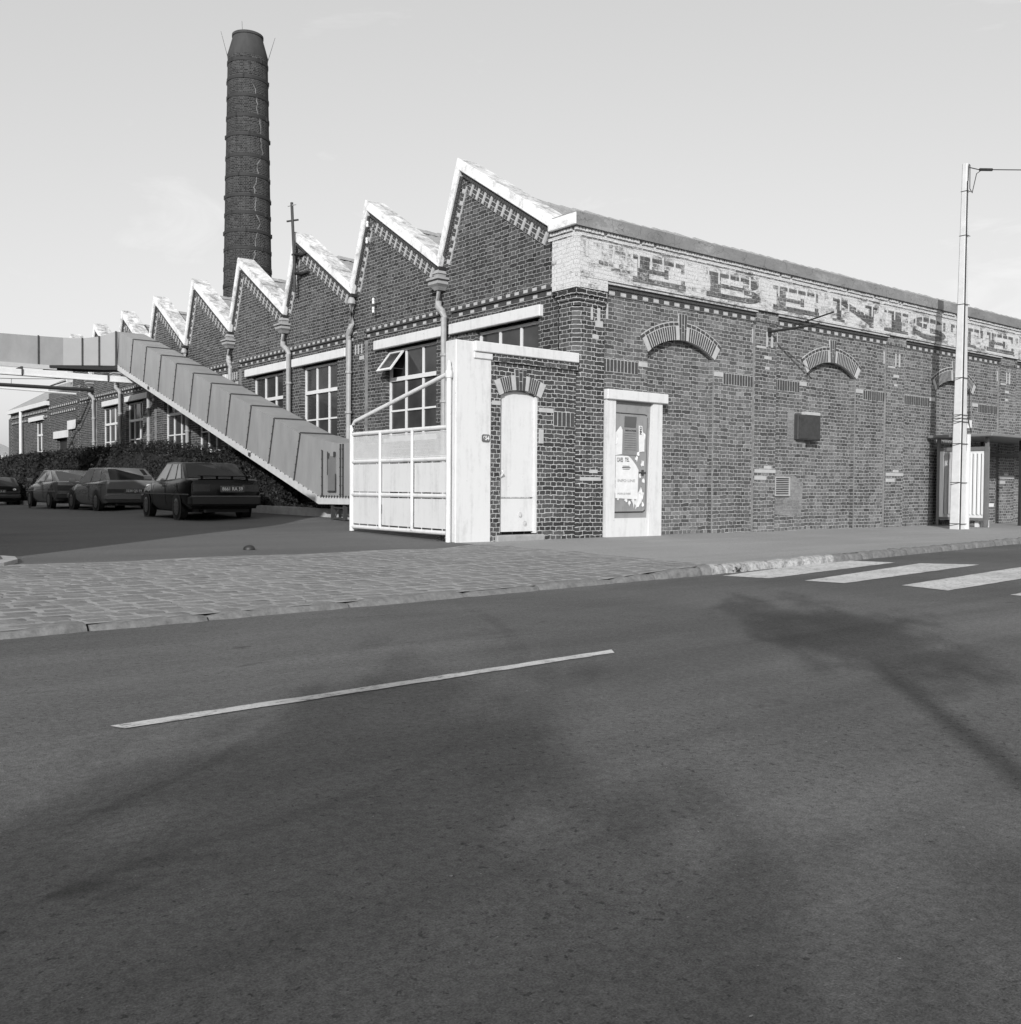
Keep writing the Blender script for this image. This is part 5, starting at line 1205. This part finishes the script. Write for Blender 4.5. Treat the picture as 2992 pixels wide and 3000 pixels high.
# shelter
t = thing('bus_shelter', (11.8, -.65, 0), 'bus shelter with ribbed end panel and flat grey roof behind the concrete pole', 'bus shelter')
SXp = 10.86
mb = MB()
def ribpanel(y0, y1, z0, z1, x, mats, name, pitch=.085):
    mb = MB(); n = max(2, int((y1-y0)/pitch)); s = (y1-y0)/n
    mb.box(x, x+.03, y0, y1, z0, z1, 0)
    for k in range(n):
        a = y0+k*s+s*.22; b = y0+(k+1)*s-s*.22; zz0, zz1 = z0+.05, z1-.05
        mb.add([(x-.001, a, zz0), (x-.001, b, zz0), (x-.001, b, zz1), (x-.001, a, zz1), (x-.022, a+.008, zz0+.03), (x-.022, b-.008, zz0+.03), (x-.022, b-.008, zz1-.03), (x-.022, a+.008, zz1-.03)], [(4, 7, 6, 5), (0, 4, 5, 1), (1, 5, 6, 2), (2, 6, 7, 3), (3, 7, 4, 0)], 0)
        mb.box(x-.004, x, b+.004, b+.018, zz0+.02, zz1-.02, 1)
    mb.build(name, mats, t)
ribpanel(-1.14, -.60, .20, 1.66, SXp, [plain('panel_white', .62, .5, .05, 3), M_SHD], 'ribbed_panel')
ribpanel(-.60, -.23, .20, 1.66, SXp, [M_SHG, M_SHD], 'ribbed_panel')
mb = MB(); mb.box(SXp-.02, SXp+.03, -.23, -.14, .20, 1.66); mb.build('white_strip', plain('panel_white', .62), t)
mb = MB(); mb.box(SXp-.03, SXp+.04, -.14, -.08, .02, 1.74); mb.box(SXp-.03, SXp+.04, -1.22, -1.14, .02, 1.74); mb.box(SXp-.03, SXp+.04, -1.14, -.14, 1.66, 1.74); mb.box(SXp-.03, SXp+.04, -1.14, -.14, .14, .20); mb.build('panel_frame', M_SHD, t)
mb = MB(); mb.box(SXp+.08, SXp+.2, -.98, -.9, -.02, .15); mb.build('base_block', M_WHT, t)
mb = MB(); mb.box(SXp+.1, SXp+.28, -1.12, -1.02, -.02, .15); mb.build('base_block', M_WHT, t)
for (x, y) in ((SXp, -1.18), (SXp, -.11), (SXp+2.0, -1.0), (SXp+2.0, -.11), (SXp+.9, -.11), (SXp+1.35, -.12)):
    mb = MB(); mb.box(x-.035, x+.035, y-.03, y+.03, -.02, 1.94); mb.build('post', M_BLK if x > SXp+.1 else M_SHD, t)
mb = MB(); mb.cbox(10.56, 15.5, -1.42, .0, 1.945, 2.01, b=.015); mb.build('roof', plain('shelter_roof', .16, .5, .1, 3), t)
mb = MB(); mb.box(SXp+.05, SXp+1.9, -.12, -.09, .12, 1.70); mb.build('back_panel', M_SHG, t)
mb = MB(); mb.box(SXp+.2, SXp+1.8, -.50, -.14, .42, .50); mb.build('bench', M_WHT, t)
mb = MB(); mb.box(SXp+.75, SXp+1.2, -.135, -.125, 1.02, 1.30); mb.build('timetable', M_PAP, t)
mb = MB(); mb.box(SXp+.5, SXp+1.9, -.15, -.12, .90, .96); mb.box(SXp+2.04, 15.3, -.14, -.08, 1.62, 1.68); mb.box(SXp+2.0, SXp+2.08, -.16, -.08, .0, 1.68); mb.build('cross_rail', M_BLK, t)
# ------------------------------------------------------------------ small things on the ground
mb = MB(); n = 14
for k in range(1): mb.lathe(-5.32, .0, [(.070, .0), (.072, .015), (.062, .04), (.035, .058), (.004, .063)], 14)
tag(mb.build('gate_stop', M_BLK, smooth=True), 'small dark iron dome set in the yard asphalt near the cobbles', 'gate stop')
random.seed(21)
mb = MB()
for k in range(20): leaf(mb, (-1.92+random.uniform(-.06, .08), -4.62+random.uniform(-.05, .03), -.09+random.uniform(0, .06)), .05)
tag(mb.build('litter', plain('dead_leaves', .02, .9)), 'small clump of dark dead leaves in the gutter by the zebra crossing', 'leaves')
# ------------------------------------------------------------------ cars
def car(loc, rz, label, p):
    Z0 = Vector(loc); t = thing('parked_car', (0, 0, 0), label, 'car', 'cars parked beside the hedge')
    L, W, H = p['L'], p['W'], p['H']; hl = L/2; paint = p['paint']
    def part(mb, name, mats, par=None, **k):
        o = mb.build(name, mats, None, **k); o.parent = par or t; return o
    zb = p['belt']; st = p['deck']                 # deck: (y fraction -1..1, z, width factor, z low)
    mb = MB(); rings = []
    for (fy, z, wf, zl) in st:
        y = fy*hl; w_ = W/2*wf
        half = [(w_*.90, zl), (w_*.985, zl+(z-zl)*.22), (w_, zl+(z-zl)*.5), (w_*.985, z-(z-zl)*.16), (w_*.94, z-.02), (w_*.86, z)]
        rings.append([(-x, y, zz) for x, zz in half]+[(0, y, z+.012)]+[(x, y, zz) for x, zz in half[::-1]])
    n = len(rings[0]); vs = sum(rings, []); fs = [(i*n+k, i*n+k+1, (i+1)*n+k+1, (i+1)*n+k) for i in range(len(rings)-1) for k in range(n-1)]
    fs += [(i*n+n-1, i*n, (i+1)*n, (i+1)*n+n-1) for i in range(len(rings)-1)]
    fs += [tuple(range(n))[::-1], tuple(range((len(rings)-1)*n, len(rings)*n))]
    mb.add(vs, fs); part(mb, 'body', paint, smooth=True, sharp=28)
    (br, zbr), (rr_, zrr), (rf, zrf), (bf, zbf) = p['house']; wb, wr = W/2*.93, W/2*.77
    br, rr_, rf, bf = [q*hl for q in (br, rr_, rf, bf)]
    A = [(-wb*.96, br, zbr), (wb*.96, br, zbr), (wr, rr_, zrr), (-wr, rr_, zrr)]; B_ = [(wb*.96, bf, zbf), (-wb*.96, bf, zbf), (-wr, rf, zrf), (wr, rf, zrf)]
    mid = (rr_+rf)/2
    cab = MB(); vs = A+B_+[(0, rr_, zrr+.02), (0, rf, zrf+.02), (-wr*.98, mid, H-.01), (wr*.98, mid, H-.01), (0, mid, H)]
    cab.add(vs, [(0, 1, 2, 8, 3), (4, 5, 6, 9, 7), (3, 8, 12, 10), (8, 2, 11, 12), (10, 12, 9, 6), (12, 11, 7, 9), (1, 4, 7, 11, 2), (5, 0, 3, 10, 6)])
    part(cab, 'roof', paint, smooth=True, sharp=40)
    def pane(name, q, ins, o, mat=None):
        mat = mat or M_GLR
        c = sum((Vector(v) for v in q), Vector())/len(q); nn = (Vector(q[1])-Vector(q[0])).cross(Vector(q[2])-Vector(q[1])).normalized()
        mb = MB(); pts = [c+(Vector(v)-c)*ins+nn*o for v in q]; mb.add(pts, [tuple(range(len(pts)))]); return part(mb, name, mat)
    pane('rear_window', [A[0], A[1], A[2], A[3]], p.get('rin', .86), .006)
    pane('windscreen', [B_[0], B_[1], B_[2], B_[3]], .88, .006)
    def lerp(a, b, s): return tuple(a[k]+(b[k]-a[k])*s for k in range(3))
    for sg in (-1, 1):
        b0 = (sg*wb*.96, br, zbr); b1 = (sg*wb*.96, bf, zbf); r0 = (sg*wr, rr_, zrr-.01); r1 = (sg*wr, rf, zrf-.01)
        cuts = p.get('side', [(.16, .46), (.50, .92)])
        for (u, v) in cuts:
            q = [lerp(b0, b1, u), lerp(b0, b1, v), lerp(r0, r1, min(1, max(0, (v-.12)/.78))), lerp(r0, r1, max(.03, (u-.12)/.78))]
            q = q if sg > 0 else q[::-1]
            pane('side_window', q, .90, .008, M_GLSS)
    # wheels
    rw = .265; wy = [p['wheels'][0]*hl, p['wheels'][1]*hl]
    for y in wy:
        for sg in (-1, 1):
            x0 = sg*(W/2-.16); x1 = sg*(W/2-.012); k = 20
            def disc(x, r, zc=rw): return [(x, y+r*math.cos(2*math.pi*j/k), zc+r*math.sin(2*math.pi*j/k)) for j in range(k)]
            wl = MB(); a = disc(sg*(W/2-.25), rw+.055); b = disc(sg*(W/2+.004), rw+.055)
            wl.add(b, [tuple(range(k))]); part(wl, 'wheel_arch', M_BLK)
            wb_ = MB(); A0, A1, A2 = disc(x0, rw*.97), disc(sg*(W/2-.0), rw*.97), disc(sg*(W/2+.012), rw*.86)
            wb_.add(A0+A1+A2, [(j, (j+1) % k, k+(j+1) % k, k+j) for j in range(k)]+[(k+j, k+(j+1) % k, 2*k+(j+1) % k, 2*k+j) for j in range(k)]+[tuple(range(2*k, 3*k)), tuple(range(k))])
            w_o = part(wb_, 'wheel', M_TYR, smooth=True)
            rm = MB(); c0, c1 = disc(sg*(W/2+.013), rw*.64), disc(sg*(W/2+.022), rw*.5); rm.add(c0+c1, [(j, (j+1) % k, k+(j+1) % k, k+j) for j in range(k)]+[tuple(range(k, 2*k))])
            for j in range(8):
                an = 2*math.pi*j/8; rm.box(sg*(W/2+.022)-.002, sg*(W/2+.022)+.002, y+rw*.42*math.cos(an)-.012, y+rw*.42*math.cos(an)+.012, rw+rw*.42*math.sin(an)-.012, rw+rw*.42*math.sin(an)+.012, 1)
            part(rm, 'rim', [M_RIM, M_BLK], w_o)
    # bumpers, trim, lights, plate
    yb = -hl
    mb = MB(); mb.cbox(-W/2*.985, W/2*.985, yb-.045, yb+.20, p['bz'][0], p['bz'][1], b=.035); part(mb, 'bumper', p['bump'])
    mb = MB(); mb.cbox(-W/2*.95, W/2*.95, hl-.2, hl+.05, p['bz'][0], p['bz'][1], b=.035); part(mb, 'bumper', p['bump'])
    mb = MB()
    for sg in (-1, 1): mb.box(sg*(W/2+.001)-.006, sg*(W/2+.001)+.006, yb+.1, hl-.15, p['trim']-.012, p['trim']+.012)
    mb.box(-W/2*.96, W/2*.96, yb-.05, yb-.044, p['bz'][1]-.02, p['bz'][1]-.005); part(mb, 'trim_strip', M_CHRD if p['paint'] is M_C1 else M_CHR)
    for sg in (-1, 1):
        mb = MB(); x0, x1 = sorted((sg*W/2*.92, sg*W/2*p['tl'][0])); mb.box(x0, x1, yb-.012, yb+.06, p['tl'][1], p['tl'][2]); part(mb, 'tail_light', M_LGT)
        mb = MB(); x = sg*(W/2+.09); yy = bf-.12; mb.cbox(x-.08, x+.08, yy-.03, yy+.05, zbf+.04, zbf+.15, b=.02); part(mb, 'wing_mirror', M_MIR)
        mb = MB(); xx = sg*(W/2+.001); ys = [(bf-.05)*.98, (br+bf)/2+.02, br+(.30 if p['doors'] == 4 else .6)]
        for yd in ys: mb = MB(); mb.box(xx-.004, xx+.003, yd-.006, yd+.006, .28, zb-.03); part(mb, 'door_gap', M_BLK)
        for yd in (ys[1]+.1, ys[2]+.1):
            mb = MB(); mb.box(xx-.008, xx+.014, yd-.02, yd+.10, zb-.11, zb-.075); part(mb, 'door_handle', M_RIM)
    px, pz = p['plate'][1], p['plate'][2]
    mb = MB(); yp = yb-.02-p.get('plo', 0)
    mb.box(px-.235, px+.235, yp-.006, yp+.02, pz-.06, pz+.06, 1); mb.box(px-.226, px+.226, yp-.009, yp-.005, pz-.051, pz+.051, 0)
    plo = part(mb, 'number_plate', [M_BLK, M_CHR])
    mb = MB(); add_text(mb, p['plate'][0], .095, (px, yp-.0105, pz), (1, 0, 0), (0, 0, 1), .41, bold=.0015); part(mb, 'plate_text', M_WHT, plo)
    if p.get('badge'):
        bx_, bz_ = p['badge']; mb = MB(); mb.prism([(bx_+.062*math.cos(6.283*j/16), yp-.012, bz_+.042*math.sin(6.283*j/16)) for j in range(16)], (0, .03, 0)); bo = part(mb, 'country_sticker', M_WHT)
        mb = MB(); add_text(mb, 'F', .06, (bx_, yp-.0135, bz_), (1, 0, 0), (0, 0, 1), None, bold=.002); part(mb, 'sticker_letter', M_INK, bo)
    if p.get('panel'):
        mb = MB(); mb.box(-W/2*.93, W/2*.93, yb-.009, yb+.05, p['panel'][0], p['panel'][1]); part(mb, 'rear_panel', M_LGT)
    if p.get('spoiler'):
        mb = MB(); mb.box(-W/2*.72, W/2*.72, yb+.05, yb+.16, zbr+.045, zbr+.06)
        for x in (-.45, -.15, .15, .45): mb.box(x-.02, x+.02, yb+.08, yb+.12, zbr-.02, zbr+.045)
        part(mb, 'boot_spoiler', M_C1)
    mb = MB(); mb.box(-W/2*.8, W/2*.8, -hl*.85, hl*.85, .16, .32); mb.tube([(-.42, yb+.35, .2), (-.42, yb-.02, .19)], .03, 6); part(mb, 'underbody', M_BLK)
    t.location = loc; t.rotation_euler = (0, 0, rz); t['_org'] = (0, 0, 0)
    return t
M_GLR = plain('car_rear_glass', .014, .12, .4, 2, spec=.22); M_GLSS = plain('side_glass_pale_reflection', .34, .06, .2, 2, spec=.8); M_MIR = plain('mirror_shell', .25, .3, .1, 10); M_CHRD = plain('dull_trim', .16, .3, .1, 10, metal=.5)  # pale side glass colour stands in for sky reflected in and seen through it
sedan = dict(L=3.92, W=1.43, H=1.19, belt=.78, paint=M_C1, bump=M_BMD, doors=4, plate=('8661 RA 59', .12, .63), tl=(.45, .58, .72), bz=(.30, .50), trim=.52, wheels=(-.55, .66), spoiler=True,
    deck=[(-1.0, .74, .86, .34), (-.985, .80, .95, .28), (-.95, .83, .99, .24), (-.62, .845, 1.0, .22), (-.2, .80, 1.0, .19), (.35, .78, 1.0, .19), (.5, .76, .99, .19), (.85, .68, .96, .22), (.96, .61, .91, .26), (1.0, .54, .82, .32)],
    house=[(-.70, .83), (-.43, 1.155), (.10, 1.17), (.48, .76)], rin=.88, side=[(.10, .26), (.285, .56), (.60, .95)])
hatch = dict(L=3.72, W=1.42, H=1.20, belt=.76, paint=M_C2, bump=M_BMG, doors=4, plate=('3234 QS 59', .02, .56), tl=(.50, .515, .605), bz=(.31, .47), trim=.74, wheels=(-.56, .68), badge=(.42, .70), panel=(.51, .61),
    deck=[(-1.0, .80, .90, .34), (-.985, .84, .96, .28), (-.95, .85, .99, .24), (-.6, .82, 1.0, .2), (-.2, .79, 1.0, .19), (.35, .76, 1.0, .19), (.5, .74, .99, .19), (.85, .64, .96, .22), (.96, .56, .91, .26), (1.0, .5, .82, .32)],
    house=[(-.955, .83), (-.66, 1.165), (.05, 1.18), (.52, .74)], rin=.87, side=[(.22, .50), (.54, .95)])
liftb = dict(L=4.0, W=1.46, H=1.19, belt=.78, paint=M_C3, bump=M_BMP, doors=4, plate=('5171 QK 59', .0, .60), tl=(.2, .56, .70), bz=(.30, .48), trim=.53, wheels=(-.58, .66), badge=(.20, .70), panel=(.55, .71),
    deck=[(-1.0, .74, .86, .34), (-.985, .80, .95, .28), (-.95, .83, .99, .24), (-.62, .84, 1.0, .22), (-.2, .81, 1.0, .19), (.35, .78, 1.0, .19), (.5, .76, .99, .19), (.85, .68, .96, .22), (.96, .61, .91, .26), (1.0, .54, .82, .32)],
    house=[(-.88, .83), (-.40, 1.155), (.10, 1.17), (.50, .77)], rin=.86, side=[(.16, .50), (.53, .95)])
fourth = dict(hatch); fourth.update(paint=M_C4, plate=('5709 LA 62', -.1, .60), badge=(.45, .68), bump=M_BMP)
def place(u, v, z, p, rz, side=-1):
    d = fw + rt2*((u-1496)/FPX) + up2*((1500-v)/FPX); k = (z-CAMLOC.z)/d.z; g = CAMLOC+d*k
    wx_, wy_ = side*(p['W']/2-.06), p['wheels'][0]*p['L']/2
    c, s = math.cos(rz), math.sin(rz)
    return (g.x-(c*wx_-s*wy_), g.y-(s*wx_+c*wy_), z)
car(place(527, 1523, .085, sedan, R(-4)), R(-4), 'dark saloon parked nearest, with plate 8661 RA 59', sedan)
car(place(288, 1498, .062, hatch, R(1)), R(1), 'grey hatchback with plate 3234 QS 59 and an F sticker on its tailgate', hatch)
car(place(150, 1489.7, .05, liftb, R(0)), R(0), 'mid-grey saloon with sloping rear window, third in the row of parked cars', liftb)
car(place(50, 1481, -.12, fourth, R(-4), side=1), R(-4), 'black hatchback cut off by the left edge, farthest of the parked cars', fourth)
for o in bpy.data.objects:
    if '_org' in o: del o['_org']
